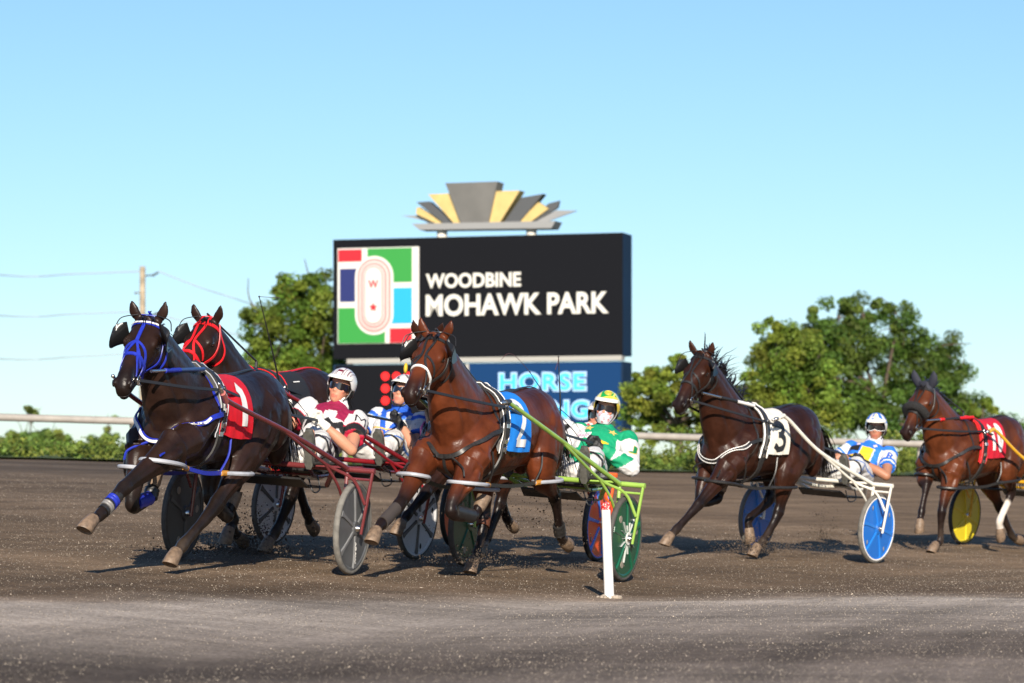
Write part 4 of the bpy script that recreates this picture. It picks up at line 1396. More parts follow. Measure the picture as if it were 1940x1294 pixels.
    for s in (1, -1):
        bit = H(.458, s * .06, -.128)
        d = up * math.cos(R(40)) + V((0, s * math.sin(R(40)), 0)); loc, n = bvh.cast(c, d, .6)
        ter = loc + n * .045
        hand = V(T['hands'][0 if s == 1 else 1])
        pts = cat([bit, bit.lerp(ter, .5) + V((0, s * .06, -.012)), ter], 6)
        pts2 = cat([ter, ter.lerp(hand, .5) + V((0, 0, -.03)), hand], 8)
        for pp in (pts, pts2): ribbon(m, pp, [V((0, s, .3)).normalized()] * len(pp), .022, .006)
    m.build('reins', REIN, root)
    m = MB(); oc = H(-.04, 0, .02); m.tube(cat([oc, oc.lerp(V((fs, 0, hw + .05)), .5) + V((0, 0, -.0)), V((fs, 0, hw + .05))], 5), .008, 6); m.tube([V((fs, 0, hw + .05)), V((fs, 0, hw - .03))], .012, 6)
    m.build('overcheck', T.get('checkm', LEATHER), root)
    if T.get('pole'):
        p0 = H(.33, .092, -.15); p1 = V((fs + .02, .13, hw + .0))
        for t0, t1, r, mm_ in T['pole']:
            MB().tube([p0.lerp(p1, t0), p0.lerp(p1, t1)], r, 10).build('head_pole', mm_, root)

BLUE = paint('royal_blue_webbing', (.014, .028, .34), .45, var=.15, vscale=50)
RED = paint('bright_red_webbing', (.62, .010, .014), .45, var=.12, vscale=50)
def cloth_mat(n, c): return mat(n, c, .6, spec=.3, var=.08, vscale=9, bump=.5, bscale=7)
TA = dict(fs=1.60, bridle=BLUE, style='blue', collar=BLUE, collw=.036, trim='band', hang=BLUE, backm=LEATHER, checkm=BLUE, padm=mat('worn_grey_leather', (.03, .03, .028), .6, var=.4, vscale=30), pipem=HOBBLE,
          hands=((-.52, .12, 1.10), (-.54, -.15, 1.17)), cloth=(1.54, .99, cloth_mat('red_number_cloth', (.60, .010, .020)), '1', WHITE, dict(pos=(.70, .60), size=(.19, .38), bold=.085, arc=.60)),
          pole=((0, .25, .012, STEEL), (.25, .52, .017, BLUE), (.52, .97, .015, paint('blue_steel_tube', (.05, .10, .25), .3, metal=.4))),
          boots=(('FL', 1, .25, .9, .041, LEATHER), ('FL', 1, .42, .60, .045, BLUE), ('FL', 1, .66, .80, .044, paint('grey_boot_strap', (.2, .19, .18))), ('FR', 1, .2, .95, .044, BLUE), ('FR', 2, .0, .4, .05, LEATHER), ('HR', 2, .3, .95, .045, LEATHER)))
TD = dict(fs=1.63, bridle=LEATHER, nosem=WHITE, nose_w=.02, trim=None, hands=((-.56, .12, 1.06), (-.52, -.15, 1.06)), yellow=False, blinkers=(1, 1), blbig=.9,
          cloth=(1.56, 1.04, cloth_mat('blue_number_cloth', (.014, .20, .66)), '2', WHITE, dict(pos=(.60, .60), size=(.24, .40), bold=.060, arc=.60)),
          boots=(('FL', 1, .15, .95, .046, LEATHER), ('FR', 1, .15, .95, .043, paint('brown_boot', (.05, .04, .035), .6)), ('HL', 2, .75, 1.0, .048, LEATHER), ('HR', 2, -.05, .22, .052, paint('rust_boot', (.10, .03, .012), .6))))
TE = dict(piper=.009, fs=1.54, bridle=LEATHER, trim='edge', hobm=LEATHER, tape=LEATHER, hands=((-.58, .12, .97), (-.44, -.15, 1.0)), blbig=.8,
          cloth=(1.46, 1.02, cloth_mat('white_number_cloth', (.72, .68, .58)), '3', LEATHER, dict(pos=(.54, .68), size=(.23, .32), bold=.055, arc=.58)),
          pole=((0, .34, .013, STEEL), (.34, .66, .018, LEATHER), (.66, 1.0, .017, WHITE)))
TF = dict(pipem=RED, fs=1.42, bridle=LEATHER, roll=True, hood=True, blinkers=(0, 0), hobm=LEATHER, tape=LEATHER, padm=paint('red_fleece_pad', (.55, .008, .012), .9), hands=((-.52, .12, 1.05), (-.54, -.15, 1.05)),
          cloth=(1.32, .84, cloth_mat('crimson_number_cloth', (.50, .012, .03)), '10', WHITE, dict(pos=(.56, .58), size=(.30, .35), bold=.055, arc=.56)),
          pole=((0, .3, .012, STEEL), (.3, .37, .018, RED), (.37, .7, .016, LEATHER), (.7, 1.0, .017, RED)))
TB = dict(fs=1.62, bridle=RED, collar=RED, backm=RED, hang=RED, pipem=RED, blinkers=(0, 1), hands=((-.56, .12, 1.10), (-.54, -.15, 1.08)),
          cloth=(1.50, 1.10, cloth_mat('black_number_cloth', (.02, .02, .022)), '_', WHITE, dict(pos=(.62, .42), size=(.10, .11), bold=.10, arc=.46)))
TC = dict(fs=1.46, bridle=LEATHER, yellow=True, collar=paint('pink_webbing', (.65, .06, .28)), backm=LEATHER, hands=((-.56, .12, 1.10), (-.54, -.15, 1.08)),
          cloth=(1.36, .94, cloth_mat('pink_number_cloth', (.62, .07, .28)), None, WHITE, dict(arc=.42)))
for h, T in ((hA, TA), (hD, TD), (hE, TE), (hF, TF), (hB, TB), (hC, TC)):
    tack(h, T)
# ------------------------------------------------------------------ sulkies
def make_wheel(cart, c, s, W):
    """disc wheel with a raised spoke pattern; axis along v"""
    c = V(c); Rr = .34
    def rg(r, y, n=48): return [c + V((r * math.cos(2 * math.pi * j / n), y, r * math.sin(2 * math.pi * j / n))) for j in range(n)]
    disc = MB()
    prof = [(.02, .034), (.05, .033), (.06, .020), (.20, .016), (.285, .013), (.295, .020), (.318, .019)]
    disc.loft([rg(r, y) for r, y in prof] + [rg(r, -y) for r, y in prof[::-1]], close=False)
    wh = disc.build('wheel', W['disc'], cart, ang=25)
    def sub(mb, n, m, **k):
        o = mb.build(n, m, wh, **k); o.location = (0, 0, 0); return o
    t = MB(); rr = []
    for a, b in ((.312, .021), (.322, .024), (.333, .020), (.34, .010), (.34, -.010), (.333, -.020), (.322, -.024), (.312, -.021)): rr.append(rg(a, b, 56))
    t.loft(rr, close=True); sub(t, 'tyre', W['tyre'])
    ph = W.get('phase', 10)
    for q in range(W.get('n', 6)):
        a = R(ph + 360 / W.get('n', 6) * q); d = V((math.cos(a), 0, math.sin(a))); p = V((-math.sin(a), 0, math.cos(a)))
        sp = MB()
        for sg in (1, -1):
            ring = []
            for r, hw, y0 in ((.045, .020, .030), (.12, .017, .028), (.25, .021, .025), (.296, .034, .024)):
                ring.append([c + d * r + p * hw + V((0, sg * .010, 0)), c + d * r + p * hw * .6 + V((0, sg * y0, 0)), c + d * r - p * hw * .6 + V((0, sg * y0, 0)), c + d * r - p * hw + V((0, sg * .010, 0))])
            sp.loft(ring)
        sub(sp, 'spoke', W['spoke'])
    if W.get('holes'):
        for q in range(3):
            a = R(ph + 30 + 120 * q); m = MB(); cc = c + V((.215 * math.cos(a), 0, .215 * math.sin(a)))
            m.loft([[cc + V((.028 * math.cos(t) , y, .028 * math.sin(t))) for t in [j * math.pi / 8 for j in range(16)]] for y in (-.019, .019)])
            sub(m, 'vent_hole', W['holes'])
    if W.get('valves'):
        for q in range(4):
            a = R(ph + 45 + 90 * q); m = MB()
            cc = c + V((.24 * math.cos(a), s * .019, .24 * math.sin(a)))
            m.ball(cc, (.008, .007, .024)); sub(m, 'vent_slot', W['valves'])
    if W.get('rim'):
        m = MB(); m.loft([rg(.300, s * .019), rg(.300, s * .024), rg(.312, s * .024), rg(.312, s * .019)], close=True); sub(m, 'rim_band', W['rim'])
    if W.get('star'):
        m = MB()
        for q in range(14):
            a = R(360 / 14 * q); r0, r1 = .055, .055 + (.05, .09, .14)[q % 3] * (1 if q % 2 else .8)
            d = V((math.cos(a), 0, math.sin(a))); p = V((-math.sin(a), 0, math.cos(a))) * .0022; y = V((0, s * .032, 0))
            m.loft([[c + d * r0 + p + y, c + d * r0 - p + y, c + d * r0 - p + y * .5, c + d * r0 + p + y * .5], [c + d * r1 + p * .4 + y, c + d * r1 - p * .4 + y, c + d * r1 - p * .4 + y * .5, c + d * r1 + p * .4 + y * .5]])
        sub(m, 'ray_decal', RAYW)
        m = MB(); m.loft([rg(.032, s * .03, 20), rg(.052, s * .03, 20), rg(.052, s * .0365, 20), rg(.032, s * .0365, 20)], close=True); sub(m, 'hub_ring', WHITE)
    if W.get('script'):
        # white lettering down one spoke
        a = R(ph + 240); d = V((math.cos(a), 0, math.sin(a)))
        vs, fs = text_fit('ADALLI', .16, .022, .004, .001)
        p = V((-math.sin(a), 0, math.cos(a)))
        m = MB(); m.add([c + d * (.10 + x) + p * (y - .011) * (-s) + V((0, s * (.0295 + z), 0)) for x, y, z in vs], fs); sub(m, 'spoke_lettering', WHITE, smooth=False)
    m = MB(); m.tube([c + V((0, -.06, 0)), c + V((0, -.045, 0)), c + V((0, .045, 0)), c + V((0, .06, 0))], [.018, .026, .026, .018], 16); sub(m, 'hub', STEEL)
    return wh

def make_cart(frame, label, fm, fm2, W, tips, bend=.0, Wl=None):
    ox, oy, hd = frame
    cart = rig_root('racing_sulky', ox, oy, hd, (0, 0, 0))
    tag(cart, label, 'sulky', 'racing sulkies')
    zb = .765
    for s in (1, -1):
        w_ = W if s == 1 or not Wl else Wl
        make_wheel(cart, (.03, s * .68, .34), s, w_)
        # fork legs straddling the wheel
        m = MB()
        m.tube([(0, s * .795, zb), (.02, s * .782, .60), (.045, s * .755, .30)], [.017, .019, .015], 10, flat=.7)
        m.tube([(0, s * .595, zb), (.02, s * .600, .60), (.03, s * .612, .32)], [.015, .015, .014], 8)
        m.tube([(.008, s * .60, .70), (.008, s * .79, .70)], .010, 8)
        m.build('fork', fm, cart)
        # shaft
        tip = V((tips[0], s * tips[1], tips[2]))
        j = V((.02, s * .60, zb)); mid = V((.86, s * .47, zb + (tips[2] - zb) * .46 + .02))
        pts = cat([j, V((.12, s * .585, zb + .035)), mid, tip - V((.16, 0, .06 - bend)), tip], 8)
        n = len(pts)
        sh = MB().tube(pts, [.021 - .005 * i / n for i in range(n)], 12).build('shaft', fm, cart)
        d = (pts[-1] - pts[-6]).normalized()
        q = MB(); q.tube([tip - d * .10, tip + d * .012], .0225, 10); o = q.build('shaft_grip', fm2, sh); o.location = (0, 0, 0)
        q = MB(); q.tube([tip, tip + d * .06, tip + d * .13], [.015, .012, .010], 8); q.ball(tip + d * .07, .019); q.ball(tip + d * .13, .014); o = q.build('shaft_coupling', STEEL, sh); o.location = (0, 0, 0)
        # struts from the shaft down to the fork
        m = MB(); m.tube(cat([pts[int(n * .52)], V((.36, s * .56, .80)), V((.15, s * .70, .70)), V((.055, s * .772, .52))], 5), .0125, 8); m.build('strut', fm, cart)
        m = MB(); m.tube(cat([V((.36, s * .56, .80)), V((.20, s * .60, .66)), V((.08, s * .607, .54))], 5), .011, 8); m.build('inner_strut', fm, cart)
        # stirrup
        m = MB(); m.tube([(.10, s * .585, .80), (.09, s * .36, .79)], .012, 8); m.tube(cat([V((.09, s * .36, .79)), V((.075, s * .30, .80)), V((.075, s * .30, .92))], 4), .009, 8); m.build('stirrup', LEATHER, cart)
    m = MB(); m.tube([(0, -.81, zb), (0, .81, zb)], .021, 12); m.build('arch', fm, cart)
    m = MB()
    for s in (1, -1):
        m.tube(cat([V((.0, s * .30, zb - .02)), V((-.35, s * .20, zb - .08)), V((-.80, s * .15, zb - .07))], 5), .016, 8)
        m.tube([(-.10, s * .45, zb), (-.36, s * .30, zb - .14)], .02, 8)
    m.tube([(-.6, -.17, zb - .075), (-.6, .17, zb - .075)], .014, 8)
    m.build('seat_frame', fm, cart)
    m = MB(); m.box((-.68, 0, zb - .045), (.36, .34, .05), None, .02); m.build('seat', LEATHER, cart)
    m = MB(); m.loft([[V((f, v, z + .0)) for v, z in ((-.26, .60), (.26, .60), (.26, .615), (-.26, .615))] for f in (-.45, -.1)] + [[V((.02, v, z)) for v, z in ((-.24, .66), (.24, .66), (.24, .675), (-.24, .675))]]); m.build('mud_tray', LEATHER, cart)
    m = MB(); m.tube(cat([V((-.15, .30, .70)), V((-.12, .34, .60)), V((.05, .36, .58)), V((.02, .30, .68))], 5), .006, 6); m.build('cable', LEATHER, cart)
    return cart

RAYW = mat('worn_white_decal', (.42, .44, .42), .5)
def pm(n, c, r=.28): return mat(n, c, r, coat=.35, var=.10, vscale=10)
maroon = pm('maroon_frame_paint', (.15, .028, .030)); redfr = pm('red_frame_paint', (.20, .010, .014)); lime = pm('lime_frame_paint', (.27, .43, .075)); whitefr = pm('cream_frame_paint', (.72, .69, .60)); yellowfr = pm('yellow_frame_paint', (.68, .36, .02)); orangefr = pm('orange_frame_paint', (.75, .11, .02))
gwheel = mat('grey_wheel_disc', (.085, .088, .092), .42, var=.2, vscale=8); gspoke = mat('grey_wheel_spoke', (.15, .152, .155), .4, var=.15, vscale=10)
Wg = dict(disc=gwheel, spoke=gspoke, tyre=mat('dusty_grey_tyre', (.155, .145, .128), .8, var=.25, vscale=20), phase=22, script=True)
Wgl = dict(disc=mat('dark_grey_wheel_disc', (.055, .058, .062), .45, var=.2, vscale=8), spoke=gwheel, tyre=RUBBER, phase=22, n=3, holes=mat('pale_vent', (.30, .26, .22), .7))
Ww = dict(disc=mat('white_wheel_panel', (.62, .62, .64), .4, var=.08, vscale=8), spoke=gwheel, tyre=mat('dark_dusty_tyre', (.075, .072, .066), .75, var=.3), phase=30, valves=BLACKPL)
Wg2 = dict(disc=mat('dark_green_disc', (.006, .075, .038), .28, coat=.3), spoke=mat('dark_green_spoke', (.008, .095, .048), .28, coat=.3), tyre=RUBBER, phase=15, star=True, holes=mat('pale_vent2', (.28, .24, .19), .7), n=5)
Wb = dict(disc=mat('bright_blue_disc', (.010, .135, .50), .3, coat=.3), spoke=mat('bright_blue_spoke', (.014, .165, .56), .28, coat=.3), tyre=mat('brown_grey_tyre', (.13, .12, .105), .8, var=.25), phase=12, valves=mat('slot_grey', (.15, .15, .16), .5), rim=WHITE)
Wo = dict(disc=mat('orange_disc', (.72, .085, .018), .32, coat=.3), spoke=mat('blue_spoke_paint', (.03, .16, .60), .3, coat=.3), tyre=BLACKTYRE, phase=8, rim=mat('blue_rim_paint', (.02, .13, .55), .3), valves=mat('slot_grey2', (.2, .2, .22), .5))
Wy = dict(disc=mat('yellow_disc', (.62, .50, .02), .3, coat=.3), spoke=mat('yellow_spoke', (.66, .53, .03), .3, coat=.3), tyre=BLACKTYRE, phase=20, valves=BLACKPL)
cA = make_cart((-1.825, 23.4, 18.5), 'maroon framed sulky with grey disc wheels driven by the man in maroon and white', maroon, pm('pale_maroon_grip', (.42, .12, .11)), Wg, (1.86, .38, 1.25), Wl=Wgl)
cD = make_cart((.25, 25.3, 23), 'lime green sulky with dark green wheels behind the bay horse wearing number 2', lime, LEATHER, Wg2, (1.90, .38, 1.345), bend=.035)
cE = make_cart((3.0, 31.3, 36), 'cream white sulky with bright blue wheels behind horse 3', whitefr, whitefr, Wb, (1.50, .38, 1.375), bend=.05)
cF = make_cart((5.64, 35.35, 37.5), 'yellow sulky with yellow disc wheels behind the horse wearing number 10', yellowfr, yellowfr, Wy, (1.50, .38, 1.34), bend=.05)
cB = make_cart((-1.4, 26.3, 26), 'dark red sulky with white panelled wheels driven by the man in blue and white', redfr, redfr, Ww, (1.86, .38, 1.33))
cC = make_cart((.12, 28.05, 23), 'orange sulky with orange and blue wheels half hidden behind the lime sulky', orangefr, orangefr, Wo, (1.80, .38, 1.34))
# ------------------------------------------------------------------ drivers
def arm_rings(mb, a, b, r0, r1, n=12, bulge=0.0, ext=1.0):
    a = V(a); b = V(b); t = (b - a).normalized(); x = t.orthogonal().normalized(); y = t.cross(x)
    rr = []
    for i in range(7):
        k = i / 6; r = r0 + (r1 - r0) * k + bulge * math.sin(math.pi * min(1, k * 1.3))
        rr.append(ell(a.lerp(b, k), x * r, y * r, n))
    mb.loft(rr)
    mb.ball(a, r0, n=12, m=8); mb.ball(b, r1, n=12, m=8)

def hand_mesh(mb, wrist, elbow, s, grip_dir, g=0.0):
    """fist closed round a rein: palm, four curled fingers of different lengths and a thumb over them"""
    w = V(wrist); d = (w - V(elbow)).normalized()
    up = V(grip_dir); up = (up - d * up.dot(d)).normalized()          # thumb side
    sd = d.cross(up).normalized() * s                                   # back of the hand
    c = w + d * .05
    Mx = Matrix((d, sd, up)).transposed()
    mb.ball(c, (.052 + g, .026 + g, .043 + g), Mx, 12, 8)
    mb.tube([w - d * .035, w + d * .02], [.026 + g, .029 + g], 10)
    for i, (o, L) in enumerate(((.030, .95), (.010, 1.05), (-.010, 1.0), (-.029, .82))):
        k = c + d * .040 + up * o + sd * .006
        r = .0105 + g
        p1 = k + d * .030 * L - sd * .010; p2 = p1 - sd * .028 * L - d * .008; p3 = p2 - d * .026 * L + sd * .006
        mb.tube([k, p1, p2, p3], [r * 1.1, r * 1.08, r, r * .9], 8); mb.ball(p1, r * 1.08, n=8, m=6); mb.ball(p2, r, n=8, m=6); mb.ball(p3, r * .9, n=8, m=6)
    t0 = c - d * .015 + up * .034 - sd * .008; t1 = t0 + d * .036 + up * .016 - sd * .012; t2 = t1 + d * .022 - up * .010 - sd * .016
    mb.tube([t0, t1, t2], [.014 + g, .0125 + g, .0105 + g], 8); mb.ball(t1, .0125 + g, n=8, m=6); mb.ball(t2, .0105 + g, n=8, m=6)
    return c, d, up, sd

HEAD = [(-.118, .062, .022, .022), (-.108, .056, .042, .038), (-.085, .046, .062, .052), (-.055, .032, .080, .061), (-.02, .014, .094, .069), (.02, .004, .099, .074), (.06, -.002, .099, .075), (.095, -.005, .082, .063), (.115, -.008, .045, .035)]

def make_driver(frame, D):
    ox, oy, hd = frame
    root = rig_root('person', ox, oy, hd, (-.65, 0, .735))
    tag(root, D['label'], 'person', 'race drivers')
    J = dict(pel=(-.70, 0, .80), che=(-.96, 0, 1.03), nek=(-1.11, 0, 1.19), hed=(-1.115, 0, 1.365),
             sL=(-1.05, .195, 1.135), sR=(-1.05, -.195, 1.135), eL=(-.72, .33, .93), eR=(-.86, -.33, .97), hL=(-.56, .12, 1.08), hR=(-.54, -.15, 1.12),
             hipL=(-.64, .105, .80), hipR=(-.64, -.105, .80), kL=(-.30, .24, .955), kR=(-.30, -.24, .955), aL=(.075, .335, .845), aR=(.075, -.335, .845), tL=(.155, .345, 1.03), tR=(.155, -.345, 1.03))
    J.update(D.get('J', {}))
    J = {a: V(b) for a, b in J.items()}
    hf_y, hf_p = R(D.get('yaw', 10)), R(D.get('pit', 4))
    hf = V((math.cos(hf_y) * math.cos(hf_p), math.sin(hf_y) * math.cos(hf_p), -math.sin(hf_p)))
    hl = V((-math.sin(hf_y), math.cos(hf_y), 0)); rl = R(D.get('roll', 0)); hu = hf.cross(hl)
    q = Quaternion(hf, rl); hl = q @ hl; hu = q @ hu
    Hc = J['hed']; H = lambda x, y, z: Hc + hf * x + hl * y + hu * z
    HR = Matrix((hf, hl, hu)).transposed()
    spine = (J['nek'] - J['pel']).normalized(); lat = (J['sL'] - J['sR']).normalized(); fro = lat.cross(spine).normalized()
    if fro.x < 0: fro = -fro
    def torso(mb, g):
        a, b = J['pel'], J['nek']; L = (b - a).length; rr = []
        for t, w, dp, o in ((-.16, .10, .085, 0), (-.06, .15, .12, 0), (.08, .158, .122, .01), (.28, .15, .112, .01), (.5, .165, .118, .006), (.68, .185, .122, .0), (.83, .185, .108, -.01), (.93, .135, .082, -.01), (1.0, .07, .06, 0)):
            rr.append(ell(a + spine * (L * t) + fro * o, fro * (dp + g), lat * (w + g), 22, 2.4))
        mb.loft(rr)
        for s, k in ((1, 'sL'), (-1, 'sR')): mb.ball(J[k], .074 + g)
    # ---- one continuous body
    mb = MB(); torso(mb, 0)
    mb.tube([J['nek'] - spine * .06, J['nek'].lerp(Hc, .5) - hf * .008, H(-.012, 0, -.05)], [.068, .055, .056], 12)
    hr = [ell(H(x, 0, z), hf * a, hl * b, 18, 2.15) for z, x, a, b in HEAD]
    mb.loft(hr)
    mb.loft([ell(H(x, 0, z), hf * a, hl * b, 8) for z, x, a, b in ((.012, .094, .008, .008), (-.008, .104, .012, .010), (-.026, .112, .016, .015), (-.036, .106, .012, .017), (-.042, .098, .006, .010))])
    mb.ball(H(.098, 0, -.066), (.012, .024, .0065), HR); mb.ball(H(.097, 0, -.077), (.013, .021, .0075), HR); mb.ball(H(.086, 0, -.102), (.018, .020, .015), HR)
    for s in (1, -1):
        mb.ball(H(.088, s * .030, .026), (.014, .024, .008), HR); mb.ball(H(.072, s * .045, -.022), (.022, .022, .018), HR)
        mb.ball(H(-.005, s * .077, -.012), (.020, .009, .032), HR)
    for s, e, h_, sh in ((1, 'eL', 'hL', 'sL'), (-1, 'eR', 'hR', 'sR')):
        arm_rings(mb, J[sh], J[e], .058, .044, bulge=.006); arm_rings(mb, J[e], J[h_], .046, .028, bulge=.008)
    hands = {}
    for s, e, h_ in ((1, 'eL', 'hL'), (-1, 'eR', 'hR')): hands[s] = hand_mesh(mb, J[h_], J[e], s, (0.2, -s * .25, 1))
    for hp, kn, an, to in (('hipL', 'kL', 'aL', 'tL'), ('hipR', 'kR', 'aR', 'tR')):
        arm_rings(mb, J[hp], J[kn], .088, .058); arm_rings(mb, J[kn], J[an], .056, .038, bulge=.010)
        mb.tube([J[an], J[to]], [.040, .030], 10)
    me = remesh(mb, .0075, 3, .5)
    co = coords(me); hl_ = (co - np.array(Hc)) @ np.array(HR)
    sk = np.array(D.get('skin', (.50, .235, .145))); c = np.repeat(sk[None, :], len(co), 0)
    lip = (np.abs(hl_[:, 1]) < .026) & (hl_[:, 0] > .085) & (np.abs(hl_[:, 2] + .071) < .0125)
    c[lip] = sk * np.array([.95, .62, .66])
    cheek = np.exp(-((np.abs(hl_[:, 1]) - .045) ** 2 + (hl_[:, 2] + .03) ** 2) / .0009) * (hl_[:, 0] > .03)
    c = c * (1 + cheek[:, None] * np.array([.10, -.14, -.14])[None, :])
    set_col(me, c); me.materials.append(SKINPT)
    link('body', me, root)
    # ---- eyes (seen past the lenses)
    for s in (1, -1): MB().ball(H(.088, s * .031, .008), (.009, .012, .009), HR, 10, 8).build('eye', EYE, root)
    # ---- jacket
    jb = MB(); torso(jb, .016); sl = D.get('sleeve', .62)
    jb.tube([J['nek'] - spine * .05, J['nek'] + (Hc - J['nek']) * .22], [.088, .074], 16)
    for e, h_, sh in (('eL', 'hL', 'sL'), ('eR', 'hR', 'sR')):
        if sl > 1.01:
            arm_rings(jb, J[sh], J[e], .078, .068, bulge=.012); arm_rings(jb, J[e], J[e].lerp(J[h_], .86), .068, .045, bulge=.012)
        else:
            a = J[sh]; b = J[sh].lerp(J[e], sl); t = (b - a).normalized(); x = t.orthogonal().normalized(); y = t.cross(x)
            jb.loft([ell(a.lerp(b, k), x * r, y * r, 16) for k, r in ((-.15, .05), (0, .082), (.3, .084), (.65, .080), (.97, .084), (1, .082))])
    me = remesh(jb, .0085, 3, .5); wrinkle(me, .008, 14, abs(ox))
    co = coords(me)
    a = np.array(J['pel']); sp_ = np.array(spine); L = (J['nek'] - J['pel']).length
    T_ = ((co - a) @ sp_) / L; LA = (co - a) @ np.array(lat); FR_ = (co - np.array(J['che'])) @ np.array(fro)
    def armpar(sh, e):
        A = np.array(J[sh]); B = np.array(J[e]); ab = B - A; t = ((co - A) @ ab) / (ab @ ab); d = np.linalg.norm(co - (A + np.clip(t, 0, 1.0)[:, None] * ab), axis=1); return t, d
    def armlow(e, h_):
        A = np.array(J[e]); B = np.array(J[h_]); ab = B - A; t = ((co - A) @ ab) / (ab @ ab); d = np.linalg.norm(co - (A + np.clip(t, 0, 1)[:, None] * ab), axis=1); return t, d
    ctx = dict(co=co, T=T_, LA=LA, F=FR_, aL=armpar('sL', 'eL'), aR=armpar('sR', 'eR'), lL=armlow('eL', 'hL'), lR=armlow('eR', 'hR'))
    set_col(me, D['paint'](ctx)); me.materials.append(CLOTH)
    jk = link('jacket', me, root); jb_ = Bvh(me)
    # ---- trousers
    tb = MB(); a, b = J['pel'], J['nek']; Lg = (b - a).length
    tb.loft([ell(a + spine * (Lg * t), fro * dp, lat * w, 20, 2.4) for t, w, dp in ((-.2, .11, .10), (-.06, .172, .142), (.08, .172, .138), (.16, .165, .13))])
    rngw = random.Random(int(abs(ox) * 100))
    for hp, kn, an in (('hipL', 'kL', 'aL'), ('hipR', 'kR', 'aR')):
        arm_rings(tb, J[hp], J[kn], .112, .082, bulge=.012); arm_rings(tb, J[kn], J[kn].lerp(J[an], .90), .082, .060, bulge=.016)
        for i in range(5):
            k = i / 5 + .1; p = J[kn].lerp(J[an], k); tb.ball(p + V((rngw.uniform(-.02, .02), rngw.uniform(-.02, .02), rngw.uniform(-.01, .02))), (.066, .066, .05))
    me = remesh(tb, .0095, 3, .5); wrinkle(me, .010, 12, abs(oy))
    tco = coords(me); tc = np.repeat(np.array([[.59, .575, .56]]), len(tco), 0)
    if D.get('trim'):
        m = np.abs((tco[:, 2] - .93) - .35 * (tco[:, 0] + .3) - .02 * np.sin(tco[:, 1] * 40)) < .012
        tc[m & (tco[:, 1] > .12)] = D['trim']
        m = np.abs((tco[:, 2] - .90) + .5 * (tco[:, 0] + .2)) < .010
        tc[m & (tco[:, 1] > .12)] = D.get('trim2', D['trim'])
    set_col(me, tc); me.materials.append(TROUS); link('trousers', me, root)
    tv = Bvh(me)
    m = MB()
    for kn, an in (('kL', 'aL'), ('kR', 'aR')):
        p = J[kn].lerp(J[an], .45); d = (J[an] - J[kn]).normalized(); x = d.orthogonal().normalized(); y = d.cross(x)
        rp = ring_pts(tv, p, x, y, 24, off=.003, far=.2); mm = MB(); ribbon(mm, [u for u, n in rp], [n for u, n in rp], .022, .006, True); mm.build('knee_strap', LEATHER, root)
    # ---- boots in the stirrups
    for s, an, to in ((1, 'aL', 'tL'), (-1, 'aR', 'tR')):
        A, B = J[an], J[to]; d = (B - A).normalized(); fw = V((1, 0, 0)); fw = (fw - d * fw.dot(d)).normalized(); sd = d.cross(fw)
        bt = MB()
        up_ = (J['kL' if s == 1 else 'kR'] - A).normalized()
        bt.loft([ell(A + up_ * .13, sd * .050, up_.cross(sd) * .052, 14), ell(A + up_ * .06, sd * .047, up_.cross(sd) * .050, 14), ell(A + up_ * .0, sd * .046, up_.cross(sd) * .052, 14), ell(A - up_ * .03, sd * .03, up_.cross(sd) * .03, 14)])
        bt.loft([ell(A + d * t + fw * o, fw * h_, sd * w, 14, 2.4) for t, h_, w, o in ((-.075, .028, .026, .018), (-.06, .042, .032, .012), (.0, .048, .034, .004), (.07, .041, .035, .010), (.14, .032, .039, .018), (.19, .024, .035, .024), (.225, .012, .026, .026))])
        bo = bt.build('boot', BOOT, root)
        so = MB(); so.loft([[p + fw * e for p in [A + d * t + fw * .048 + sd * w for t, w in ((-.085, -.018), (-.085, .018), (-.05, .032), (.04, .027), (.12, .040), (.19, .036), (.222, .013), (.222, -.013), (.19, -.036), (.12, -.040), (.04, -.027), (-.05, -.032))]] for e in (0, .014)])
        o = so.build('boot_sole', mat('grey_rubber_sole', (.085, .083, .072), .75, var=.3, vscale=30), bo); o.location = (0, 0, 0)
    # ---- gloves
    if D.get('glove') is not None:
        for s, e, h_ in ((1, 'eL', 'hL'), (-1, 'eR', 'hR')):
            gb = MB(); hand_mesh(gb, J[h_], J[e], s, (0.2, -s * .25, 1), .0045)
            d = (J[h_] - J[e]).normalized(); gb.tube([J[h_] - d * .06, J[h_] - d * .045, J[h_] + d * .0], [.036, .040, .034], 12)
            gm = remesh(gb, .006, 2, .5); gm.materials.append(D['glove']); link('glove', gm, root)
    # ---- neck scarf / collar
    if D.get('scarf'):
        sb = MB(); n0 = J['nek']; n1 = H(.0, 0, -.10)
        rr = []
        for i, (t, r) in enumerate(((-.1, .088), (.12, .094), (.35, .084), (.5, .090), (.75, .082), (1.0, .078), (1.02, .066))):
            rr.append(ell(n0.lerp(n1, t) + V((.004 * math.sin(i * 2), 0, 0)), fro * r, lat * (r + .002), 18))
        sb.loft(rr); sb.build('neck_scarf', D['scarf'], root)
    if D.get('mask'):
        kb = MB(); rr = []
        for z, o, w in ((-.012, .015, .052), (-.035, .022, .062), (-.06, .020, .060), (-.09, .018, .052), (-.12, .004, .036)):
            row = []
            for i in range(13):
                t = R(-72 + 144 * i / 12); zz = z
                row.append(H(math.cos(t) * (.098 + o * math.cos(t) ** 3 - (.0 if z > -.1 else .012)) + .0, math.sin(t) * (.078 if z > -.09 else .066), zz + .012 * math.sin(t) ** 2))
            rr.append(row)
        o0 = [r + [p - hf * .006 for p in r[::-1]] for r in rr]
        kb.loft(o0); mk_ = kb.build('face_mask', mat('printed_mask', (.62, .60, .66), .7, bump=.3, bscale=18), root)
        mvs = Bvh(mk_.data)
